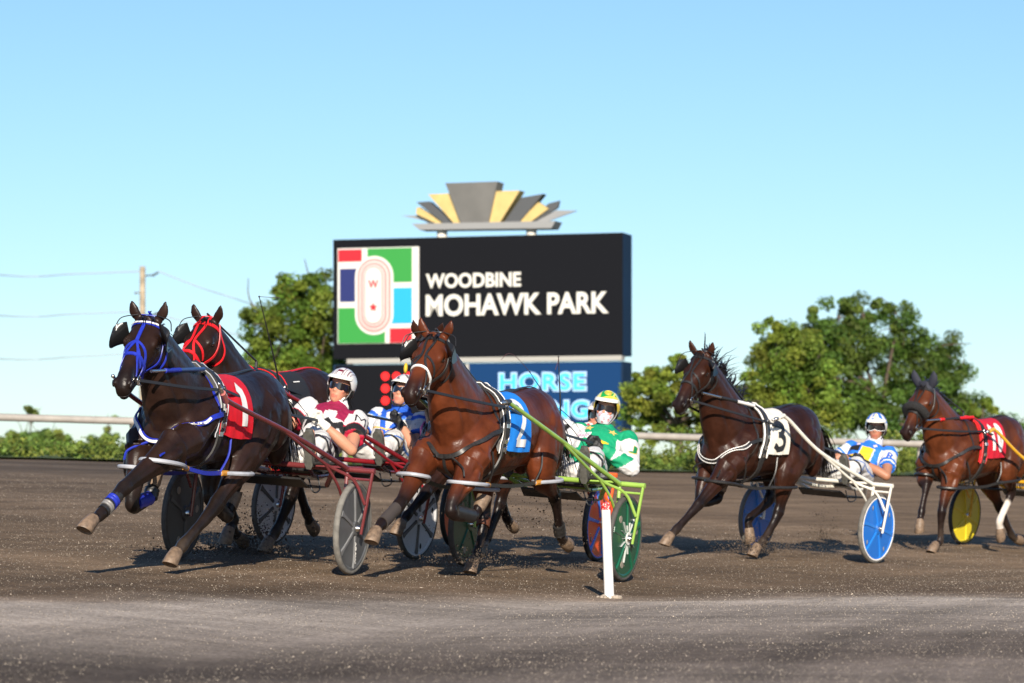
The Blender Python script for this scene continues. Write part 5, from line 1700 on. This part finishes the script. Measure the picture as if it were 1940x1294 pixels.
        for px_, pz in ((.035, -.03), (.012, -.075), (.045, -.085), (-.03, -.05), (.0, -.105), (.058, -.055), (-.012, -.03)):
            loc, n = mvs.cast(H(.3, px_, pz), -hf, .5)
            if loc is None: continue
            x = n.orthogonal().normalized(); y = n.cross(x); m = MB(); m.tube([loc + n * .001 + x * (.0085 * math.cos(t * math.pi / 6)) + y * (.0085 * math.sin(t * math.pi / 6)) for t in range(12)], .0017, 5, True)
            o = m.build('mask_ring', paint('mask_red_print', (.55, .03, .05)), mk_); o.location = (0, 0, 0)
    # ---- goggles
    gl = MB(); n = 17
    for_ = []
    for i in range(n):
        t = R(-80 + 160 * i / (n - 1)); w = .025 * (1 - .42 * math.exp(-(math.degrees(t) / 9) ** 2)) * (1 - .35 * (abs(t) / 1.4) ** 3)
        zc = .012
        r = .112; x = math.cos(t) * r; y = math.sin(t) * .089
        for_.append([H(x, y, zc + w), H(x * .95, y * .95, zc + w), H(x * .95, y * .95, zc - w * 1.05 - .008 * math.sin(abs(t) * 1.6)), H(x, y, zc - w * 1.05 - .008 * math.sin(abs(t) * 1.6))])
    gl.loft(for_); gg = gl.build('goggles', GOGGLE, root)
    if D.get('gogrim'):
        m = MB(); m.tube([r[3] + hf * .001 for r in for_], .0035, 6); o = m.build('goggle_frame', D['gogrim'], gg); o.location = (0, 0, 0)
    # ---- helmet
    nphi = 104; nel = 40; cols = []
    def hp_(phi, k, g):
        back = .5 - .5 * math.cos(phi)
        e0 = R(20 - 62 * sst(.12, .55, np.array(back)))
        el = e0 + (math.pi / 2 - e0) * k
        ridge = 1 + .018 * math.cos(phi * 6) * math.sin(2 * el) if k < .95 else 1
        return H(math.cos(phi) * math.cos(el) * .132 * ridge * g - .004, math.sin(phi) * math.cos(el) * .112 * ridge * g, .034 + .130 * math.sin(el) * g), el, phi
    outer = [[hp_(2 * math.pi * i / nphi, k / nel * .985, 1)[0] for i in range(nphi)] for k in range(nel + 1)]
    inner = [[hp_(2 * math.pi * i / nphi, k / nel * .985, .90)[0] for i in range(nphi)] for k in range(nel + 1)]
    hb = MB(); hb.loft(inner[::-1] + outer)
    hm = hb.build('helmet', HELM, root, ang=60)
    me = hm.data; co = coords(me); hh = (co - np.array(Hc)) @ np.array(HR)
    PHI = np.arctan2(hh[:, 1] / .112, (hh[:, 0] + .004) / .132); EL = np.arctan2((hh[:, 2] - .034) / .130, np.hypot(hh[:, 1] / .112, (hh[:, 0] + .004) / .132))
    cl = D['helm'](PHI, EL, hh)
    inn = np.linalg.norm((hh - np.array([-.004, 0, .034])) / np.array([.132, .112, .130]), axis=1) < .95
    cl[inn] = (.012, .012, .012)
    set_col(me, cl)
    vb = MB(); rr = []
    for i in range(17):
        t = R(-66 + 132 * i / 16); c_ = math.cos(t); ext = .052 * max(0, math.cos(t * 1.28)) ** .7
        e = R(20); b0 = V((math.cos(t) * math.cos(e) * .134 - .004, math.sin(t) * math.cos(e) * .114, .034 + .130 * math.sin(e)))
        p0 = H(b0.x, b0.y, b0.z + .016); p1 = H(b0.x + ext * math.cos(t * .6), b0.y + ext * .35 * math.sin(t), b0.z - .004 - .12 * ext); p2 = H(b0.x, b0.y, b0.z - .004)
        rr.append([p0, p1, p1 - hu * .005, p2])
    vb.loft(rr); o = vb.build('visor', D['visor'], hm); o.location = (0, 0, 0)
    if D.get('emblem'):
        m = MB(); nn = hp_(.12, .5, 1.01)[0]; nrm = (nn - H(-.004, 0, .028)).normalized(); x = hl - nrm * hl.dot(nrm); x.normalize(); y = nrm.cross(x)
        for r_ in (.030, .018): m.tube([nn + nrm * .0 + x * (r_ * math.cos(t * math.pi / 10)) + y * (r_ * math.sin(t * math.pi / 10)) for t in range(20)], .0035, 6, True)
        m.tube([nn - x * .01 - y * .008, nn + x * .004 + y * .01, nn + x * .012 - y * .006], .0035, 5)
        o = m.build('helmet_emblem', D['emblem'], hm); o.location = (0, 0, 0)
    for s in (1, -1):
        m = MB(); m.tube(cat([H(.02, s * .100, .015), H(.045, s * .086, -.055), H(.062, s * .045, -.115), H(.066, 0, -.124)], 6), .0085, 6, flat=.6); m.build('chin_strap', LEATHER, root)
        m = MB(); m.ball(H(-.012, s * .090, -.02), (.040, .016, .048), HR, 14, 8); m.build('ear_pad', BLACKPL, root)
    # ---- sleeve letter and chest badges, laid onto the jacket
    def decal(s, cpt, nrm, w, h_, m, name, up=None, bold=.01, shear=0, par=jk, off=.003, poly=None):
        nrm = V(nrm).normalized(); up = V(up or (0, 0, 1)); up = (up - nrm * up.dot(nrm)).normalized(); x = up.cross(nrm).normalized()
        if poly: vs = [(p[0] * w, p[1] * h_, 0) for p in poly]; fs = [tuple(range(len(poly)))]
        else:
            vs, fs = text_fit(s, w, h_, bold, 0, shear=shear); vs = [(p[0] - w / 2, p[1] - h_ / 2, 0) for p in vs]
        bm = bmesh.new(); bv = [bm.verts.new(v) for v in vs]
        for f in fs:
            try: bm.faces.new([bv[i] for i in f])
            except ValueError: pass
        bmesh.ops.triangulate(bm, faces=bm.faces)
        for _ in range(2): bmesh.ops.subdivide_edges(bm, edges=[e for e in bm.edges if e.calc_length() > .02], cuts=1)
        bmesh.ops.triangulate(bm, faces=bm.faces)
        bm.verts.index_update(); P = []
        for v in bm.verts:
            p = V(cpt) + x * v.co.x + up * v.co.y
            loc, n_ = jb_.cast(p + nrm * .12, -nrm, .3)
            P.append((loc + nrm * off) if loc is not None else p)
        F = [tuple(v.index for v in f.verts) for f in bm.faces]; bm.free()
        o = MB().add(P, F).build(name, m, par, smooth=False)
        if par is not root: o.location = (0, 0, 0)
        return o
    for dct in D.get('decals', ()):
        dct = dict(dct); base = dct.pop('at')
        if base == 'armL': c_ = J['sL'].lerp(J['eL'], dct.pop('t')); n_ = V(dct.pop('n'))
        else:
            lt, tt = base; c_ = J['pel'] + spine * (L * tt) + lat * lt + fro * .12; n_ = fro
            dct.setdefault('up', spine)
        decal(dct.pop('s', None), c_, n_, dct.pop('w'), dct.pop('h'), dct.pop('m'), dct.pop('name'), **dct)
    return dict(root=root, J=J, hands=hands, H=H)

TROUS = mat('nylon_trousers', (.7, .7, .7), .58, spec=.3, attr='Col', var=.05, vscale=18, bump=.4, bscale=14)
GW = mat('white_glove', (.70, .68, .62), .7, bump=.4, bscale=40, var=.08)
GB = mat('black_glove', (.016, .016, .017), .6, bump=.3, bscale=40)
Wc, Kc = np.array([.60, .585, .575]), np.array([.016, .015, .016])
def full(n, c): return np.repeat(np.array(c, dtype=np.float32)[None, :], n, 0)

def paint_A(x):
    c = full(len(x['T']), Wc); mar = np.array([.26, .012, .055])
    t, la = x['T'], np.abs(x['LA'])
    c[(t > .70) & (t < 1.3) & (la < .145)] = mar
    c[(t > .60) & (t <= .70) & (la < .12) & (la > .05)] = mar
    zig = .50 + .09 * np.abs(((x['LA'] * 9) % 1) - .5) * 2
    c[(t < zig) & (t > zig - .14) & (x['F'] > -.02) & (la < .16)] = Kc
    c[(np.abs(x['LA']) < .035) & (t > .60) & (t < .74) & (x['F'] > 0)] = Wc
    c[(t < .2)] = Kc
    for k in ('aL', 'aR'):
        s, d = x[k]; m = (d < .105) & (la > .12)
        c[m & (s > .08)] = Wc
        c[m & (s > .40) & (s < .60)] = Kc
        c[m & (((s > .375) & (s <= .40)) | (s >= .60))] = np.array([.40, .01, .04])
    return c
def paint_D(x):
    g = np.array([.006, .27, .125]); c = full(len(x['T']), g); t = x['T']; la = np.abs(x['LA'])
    yel = np.array([.68, .40, .015])
    c[(t > .34) & (t < .52) & (x['F'] > 0) & (x['LA'] > .0) & (x['LA'] < .14)] = yel
    c[(t < .28) & (t > .1) & (x['F'] > 0) & (la < .06)] = yel
    c[(x['LA'] < -.09) & (t > .3) & (t < .85) & (x['F'] > -.03)] = Wc
    for k, l in (('aL', 'lL'), ('aR', 'lR')):
        s, d = x[k]; s2, d2 = x[l]
        m = (d < .12) & (s > .22) & (la > .15)
        c[m] = Wc
        m2 = (d2 < .10) & (s2 > .06) & (d2 < d)
        c[m2] = Wc
        dia = s2 + .9 * (x['co'][:, 2] - .95) * 3
        c[m2 & (dia > .10) & (dia < .55)] = g
        c[m2 & (s2 > .62)] = g
    return c
def paint_E(x):
    b = np.array([.022, .16, .62]); c = full(len(x['T']), b); t = x['T']; la = np.abs(x['LA'])
    c[(t > .32) & (t < .70) & (x['F'] > 0) & (x['LA'] > -.005) & (x['LA'] < .125)] = np.array([.72, .48, .03])
    c[((np.abs(x['LA'] + .008) < .006) | (np.abs(x['LA'] - .128) < .006)) & (t > .30) & (t < .72) & (x['F'] > 0)] = Wc
    c[(t > .55) & (t < .72) & (x['F'] > 0) & (x['LA'] < -.03) & (x['LA'] > -.14)] = Kc
    c[(t > .30) & (t < .42) & (x['F'] > 0) & (x['LA'] < -.05)] = np.array([.72, .48, .03])
    for k in ('aL', 'aR'):
        s, d = x[k]; m = (d < .105) & (la > .14)
        c[m & (s > .10)] = Wc
        c[m & (s > .44) & (s < .54)] = b
        c[m & (s > .58)] = b
    return c
def paint_B(x):
    b = np.array([.02, .10, .50]); c = full(len(x['T']), Wc); t = x['T']; LA = x['LA']; la = np.abs(LA)
    c[(np.abs(np.abs(LA) - (.02 + .16 * (t - .3))) < .028) & (x['F'] > 0) & (t > .3)] = b
    c[(t > .84) & (la < .15)] = b
    c[(np.abs(t - .62 - .8 * la) < .018) & (x['F'] > 0)] = np.array([.10, .25, .6])
    c[(np.abs(t - .40 - .5 * la) < .014) & (x['F'] > 0)] = np.array([.70, .42, .06])
    c[(t < .3) & (la < .06)] = b
    for k in ('aL', 'aR'):
        s, d = x[k]; m = (d < .105) & (la > .15)
        c[m & (s > .2)] = Wc; c[m & (s > .05) & (s < .16)] = b; c[m & (s > .56)] = b
    return c
def paint_C(x):
    c = full(len(x['T']), Wc); co = x['co']
    sp = (((co[:, 1] * 11) % 1 - .5) ** 2 + ((co[:, 2] * 9 + .3 * np.floor(co[:, 1] * 11)) % 1 - .5) ** 2) < .05
    c[sp] = np.array([.62, .05, .06])
    c[(np.abs(x['LA'] + .06) < .03) & (x['T'] > .5) & (x['T'] < .75)] = np.array([.03, .10, .5])
    return c
def helm_A(p, e, h):
    c = full(len(p), Wc); s = np.abs(h[:, 1])
    for a, b in ((.020, .026), (.036, .040), (.058, .066), (.078, .082)): c[(s > a) & (s < b) & (e > .05)] = np.array([.10, .012, .03])
    c[(e > .75) & (s < .020) & (np.sin(h[:, 0] * 90) > .2)] = np.array([.16, .012, .03])
    c[(h[:, 0] < -.03) & (s > .026) & (s < .055) & (e > .3)] = np.array([.12, .012, .03])
    c[(e < -.25)] = np.array([.02, .018, .018])
    return c
def helm_D(p, e, h):
    c = full(len(p), (.62, .46, .05)); g = np.array([.01, .30, .06])
    c[(e > .62 + .12 * np.sin(p * 3))] = g
    z = (np.sin(p * 9 + e * 5) > .55) & (e > .15) & (np.abs(p) > .7); c[z] = np.array([.65, .62, .35])
    c[(np.abs(h[:, 1]) > .05) & (np.abs(h[:, 1]) < .062) & (e > .5)] = np.array([.68, .55, .12])
    c[(np.abs(p) > 1.9) & (e > .1) & (e < .55) & (np.sin(e * 22) > .2)] = np.array([.03, .24, .06])
    return c
def helm_E(p, e, h):
    b = np.array([.03, .14, .55]); c = full(len(p), b)
    c[(np.sin(p * 8) > .1) & (e > .35)] = Wc
    c[(e > 1.12)] = b
    c[(np.abs(e - .55 - .2 * np.cos(p * 3)) < .08)] = Wc
    c[(e < .22)] = Wc
    c[(np.abs(h[:, 1]) < .012) & (e < 1.2)] = np.array([.70, .62, .4])
    return c
def helm_B(p, e, h):
    c = full(len(p), (.55, .54, .53)); c[(np.sin(p * 5 + e * 6) > .6)] = np.array([.12, .10, .10]); return c

VW = mat('white_visor', (.76, .74, .66), .35)
star = [((1 if k % 2 == 0 else .42) * math.sin(k * math.pi / 5) * .5, (1 if k % 2 == 0 else .42) * math.cos(k * math.pi / 5) * .5) for k in range(10)]
gold = paint('gold_star_print', (.62, .44, .12))
sq = [(-.5, -.5), (.5, -.5), (.5, .5), (-.5, .5)]
dia = [(-.5, 0), (0, -.5), (.5, 0), (0, .5)]
SIDE = (.62, .62, .50)
DA = make_driver((-1.825, 23.4, 18.5), dict(label='person in a maroon, black and white jacket with white gloves, pursing the lips', yaw=0, pit=-6, roll=-7, paint=paint_A, helm=helm_A, visor=VW, glove=GW, scarf=mat('white_neck_scarf', (.70, .69, .68), .75, bump=.4, bscale=20), sleeve=.60, trim=(.06, .05, .08), trim2=(.35, .03, .06),
    J=dict(pel=(-.72, .02, .80), che=(-1.0, .02, 1.03), nek=(-1.17, .015, 1.19), hed=(-1.20, .02, 1.355), sL=(-1.13, .20, 1.11), sR=(-1.08, -.19, 1.18), eL=(-.70, .34, .895), hL=(-.57, .14, 1.08), eR=(-.86, -.30, 1.0), hR=(-.58, -.15, 1.15)),
    decals=[dict(at='armL', t=.16, n=SIDE, s='M', w=.095, h=.115, m=paint('dark_sleeve_letter', (.03, .02, .025)), name='sleeve_letter', up=(-.6, .15, 1), bold=-.012), dict(at=(.0, .63), w=.05, h=.05, m=WHITE, name='chest_badge', poly=sq)]))
DD = make_driver((.25, 25.3, 23), dict(label='person in a green and white jacket with gold stars and a printed face mask', yaw=12, pit=-2, roll=-5, paint=paint_D, helm=helm_D, visor=VW, glove=GB, mask=True, sleeve=1.2, emblem=paint('yellow_emblem', (.66, .50, .06)), trim=(.01, .22, .10), trim2=(.6, .4, .05),
    J=dict(pel=(-.70, .0, .80), che=(-.97, .0, 1.02), nek=(-1.12, .0, 1.165), hed=(-1.11, .0, 1.335), sL=(-1.10, .21, 1.09), sR=(-1.03, -.19, 1.13), eL=(-.80, .38, .875), hL=(-.66, .15, 1.03), eR=(-.80, -.30, .95), hR=(-.56, -.15, 1.05)),
    decals=[dict(at='armL', t=.50, n=SIDE, s='J', w=.062, h=.10, m=paint('green_sleeve_letter', (.01, .20, .06)), name='sleeve_letter', up=(-.6, .15, 1), bold=.03, off=.006), dict(at='armL', t=.50, n=SIDE, s='J', w=.075, h=.115, m=gold, name='sleeve_letter_edge', up=(-.6, .15, 1), bold=.05, off=.003),
            dict(at=(.11, .76), w=.085, h=.085, m=gold, name='chest_star', poly=star), dict(at=(-.09, .76), w=.085, h=.085, m=gold, name='chest_star', poly=star),
            dict(at=(-.105, .58), w=.12, h=.075, m=WHITE, name='chest_patch', poly=sq, off=.003), dict(at=(-.105, .58), s='Walsh', w=.095, h=.045, m=paint('plum_script', (.30, .05, .25)), name='patch_script', off=.006, bold=-.005, shear=.35)]))
DE = make_driver((3.0, 31.3, 36), dict(label='person in a bright blue jacket with a yellow panel and dark mirrored goggles', yaw=22, pit=0, roll=2, skin=(.36, .16, .09), paint=paint_E, helm=helm_E, visor=VW, glove=GB, scarf=mat('pale_neck_scarf', (.55, .55, .60), .75, bump=.4, bscale=20), gogrim=WHITE, sleeve=.58, trim=(.1, .2, .5),
    J=dict(pel=(-.66, .0, .79), che=(-.86, .0, .96), nek=(-.98, .0, 1.10), hed=(-1.03, .0, 1.285), sL=(-.96, .205, 1.035), sR=(-.90, -.195, 1.06), eL=(-.66, .36, .83), hL=(-.60, .13, .95), eR=(-.70, -.31, .92), hR=(-.44, -.15, 1.0), kL=(-.26, .24, .93), kR=(-.26, -.24, .93)),
    decals=[dict(at='armL', t=.27, n=SIDE, s='R', w=.075, h=.10, m=paint('blue_sleeve_letter', (.03, .10, .45)), name='sleeve_letter', up=(-.6, .15, 1), bold=.02), dict(at=(.09, .80), w=.05, h=.06, m=paint('pink_diamond', (.72, .55, .60)), name='chest_diamond', poly=dia), dict(at=(-.09, .80), w=.05, h=.06, m=paint('pink_diamond', (.72, .55, .60)), name='chest_diamond', poly=dia)]))
DB = make_driver((-1.4, 26.3, 26), dict(label='person in a white jacket with blue streaks leaning back behind the red bridle horse', yaw=6, pit=-12, roll=-4, paint=paint_B, helm=helm_B, visor=VW, glove=GB, scarf=mat('blue_neck_scarf', (.02, .09, .42), .75, bump=.4, bscale=20), sleeve=.6, trim=(.03, .14, .5), trim2=(.6, .35, .05),
    J=dict(pel=(-.60, .0, .80), che=(-.76, .0, 1.02), nek=(-.86, .0, 1.17), hed=(-.86, .0, 1.345), sL=(-.84, .20, 1.11), sR=(-.82, -.20, 1.12), eL=(-.52, .33, .89), hL=(-.58, .14, 1.09), eR=(-.66, -.32, .95), hR=(-.44, -.15, 1.08))))
DC = make_driver((.12, 28.05, 23), dict(label='person in a white jacket with red spots, mostly behind the green jacketed driver', yaw=5, pit=0, paint=paint_C, helm=helm_B, visor=VW, glove=GB, sleeve=1.2, J=dict(pel=(-.74, .04, .79), nek=(-1.22, .03, 1.12), hed=(-1.28, .10, 1.255), sL=(-1.18, .23, 1.07), sR=(-1.16, -.17, 1.12), che=(-1.02, .03, .99))))
DF = make_driver((5.64, 35.35, 37.5), dict(label='person in white trousers cut off by the right edge behind the number 10 horse', yaw=5, pit=4, paint=paint_C, helm=helm_B, visor=VW, glove=GB, sleeve=.6))

# ------------------------------------------------------------------ whips held upright by the drivers
def whip(frame, base, tip, lash, label):
    ox, oy, hd = frame
    r = rig_root('driving_whip', ox, oy, hd, base); tag(r, label, 'whip', 'driving whips')
    m = MB(); a, b = V(base), V(tip); m.tube(cat([a, a.lerp(b, .5) + V((.01, .01, 0)), b], 6), [.009 - .0055 * i / 12 for i in range(13)], 6); m.ball(b, .007); m.build('stick', LEATHER, r)
    m = MB(); m.tube(cat([b] + [V(p) for p in lash], 6), .0022, 5); m.build('lash', paint('brown_lash', (.10, .03, .025)), r)
    m = MB(); m.tube([a - (b - a).normalized() * .08, a + (b - a).normalized() * .10], .012, 8); m.build('handle', LEATHER, r)

whip((-1.825, 23.4, 18.5), (-.50, -.15, 1.19), (.129, -.15, 1.979), [(-.05, -.15, 1.985), (-.259, -.15, 1.994)], 'long thin black whip held upright by the driver in maroon')
whip((.25, 25.3, 23), (-.52, -.15, 1.08), (-.348, -.15, 1.737), [(-.345, -.15, 1.70), (-.30, -.15, 1.63)], 'short upright black whip with green lash held by the green driver')
whip((.12, 28.05, 23), (-.40, .10, 1.17), (.447, .1, 1.608), [(.75, .1, 1.72), (.95, .1, 1.75), (1.10, .1, 1.69)], 'curved thin whip arching over the number 2 horse in front of the blue panel')
# ------------------------------------------------------------------ dirt thrown up by the hooves and wheels
def clods():
    rng = np.random.default_rng(9)
    vs, fs = [], []
    def one(p, r):
        o = len(vs)
        for k in range(4):
            a = k * 1.571 + rng.random()
            vs.append((p[0] + r * math.cos(a) * rng.uniform(.6, 1.3), p[1] + r * math.sin(a), p[2] + r * rng.uniform(-.3, .3)))
        vs.append((p[0], p[1], p[2] + r * rng.uniform(.5, 1.1))); vs.append((p[0], p[1], p[2] - r * rng.uniform(.5, 1.1)))
        for k in range(4): fs.append((o + k, o + (k + 1) % 4, o + 4)); fs.append((o + (k + 1) % 4, o + k, o + 5))
    # (px, py, spread x, spread z, count, depth, size)
    for px, py, sx, sz, n, d, r in ((470, 1030, .16, .16, 520, 25.2, .008), (420, 1045, .35, .06, 320, 24.6, .008), (520, 1000, .35, .22, 120, 25.5, .006), (640, 1000, .5, .3, 60, 24, .005), (690, 1050, .12, .12, 160, 23.6, .006),
                                    (890, 1060, .15, .05, 200, 24.1, .007), (1010, 1010, .28, .20, 170, 25.0, .006), (1060, 975, .3, .2, 100, 25.6, .006), (985, 940, .25, .15, 50, 25, .006), (1205, 1075, .10, .12, 240, 25.3, .005), (1040, 1075, .22, .02, 140, 24.6, .007),
                                    (1430, 1040, .20, .08, 420, 30.2, .007), (1560, 1010, .08, .14, 200, 31.5, .006), (1540, 1035, .3, .1, 120, 31, .006), (1760, 1040, .2, .05, 160, 34, .007), (1480, 940, .5, .3, 50, 31, .005)):
        for i in range(n * 5):
            x = (px - 970) / 6000 * d + rng.normal() * sx; y = d + rng.normal() * sx * .8
            z = (930 - py) / 6000 * d + abs(rng.normal()) * sz - sz * .5
            g = gz(x, y)
            if z < g: z = g + rng.random() * .02
            one((x, y, z), 1.15 * r * (rng.uniform(.35, 1.2) if i % 3 == 0 else rng.uniform(.12, .45)) * (1 if rng.random() < .95 else 1.7))
    me = bpy.data.meshes.new('clods'); me.from_pydata(vs, [], fs)
    me.materials.append(mat('flying_dirt', (.075, .055, .04), .95, var=.4, vscale=4))
    tag(link('flying_dirt', me), 'dark clods and grit thrown up behind the hooves and wheels', 'dirt', kind='stuff')
clods()
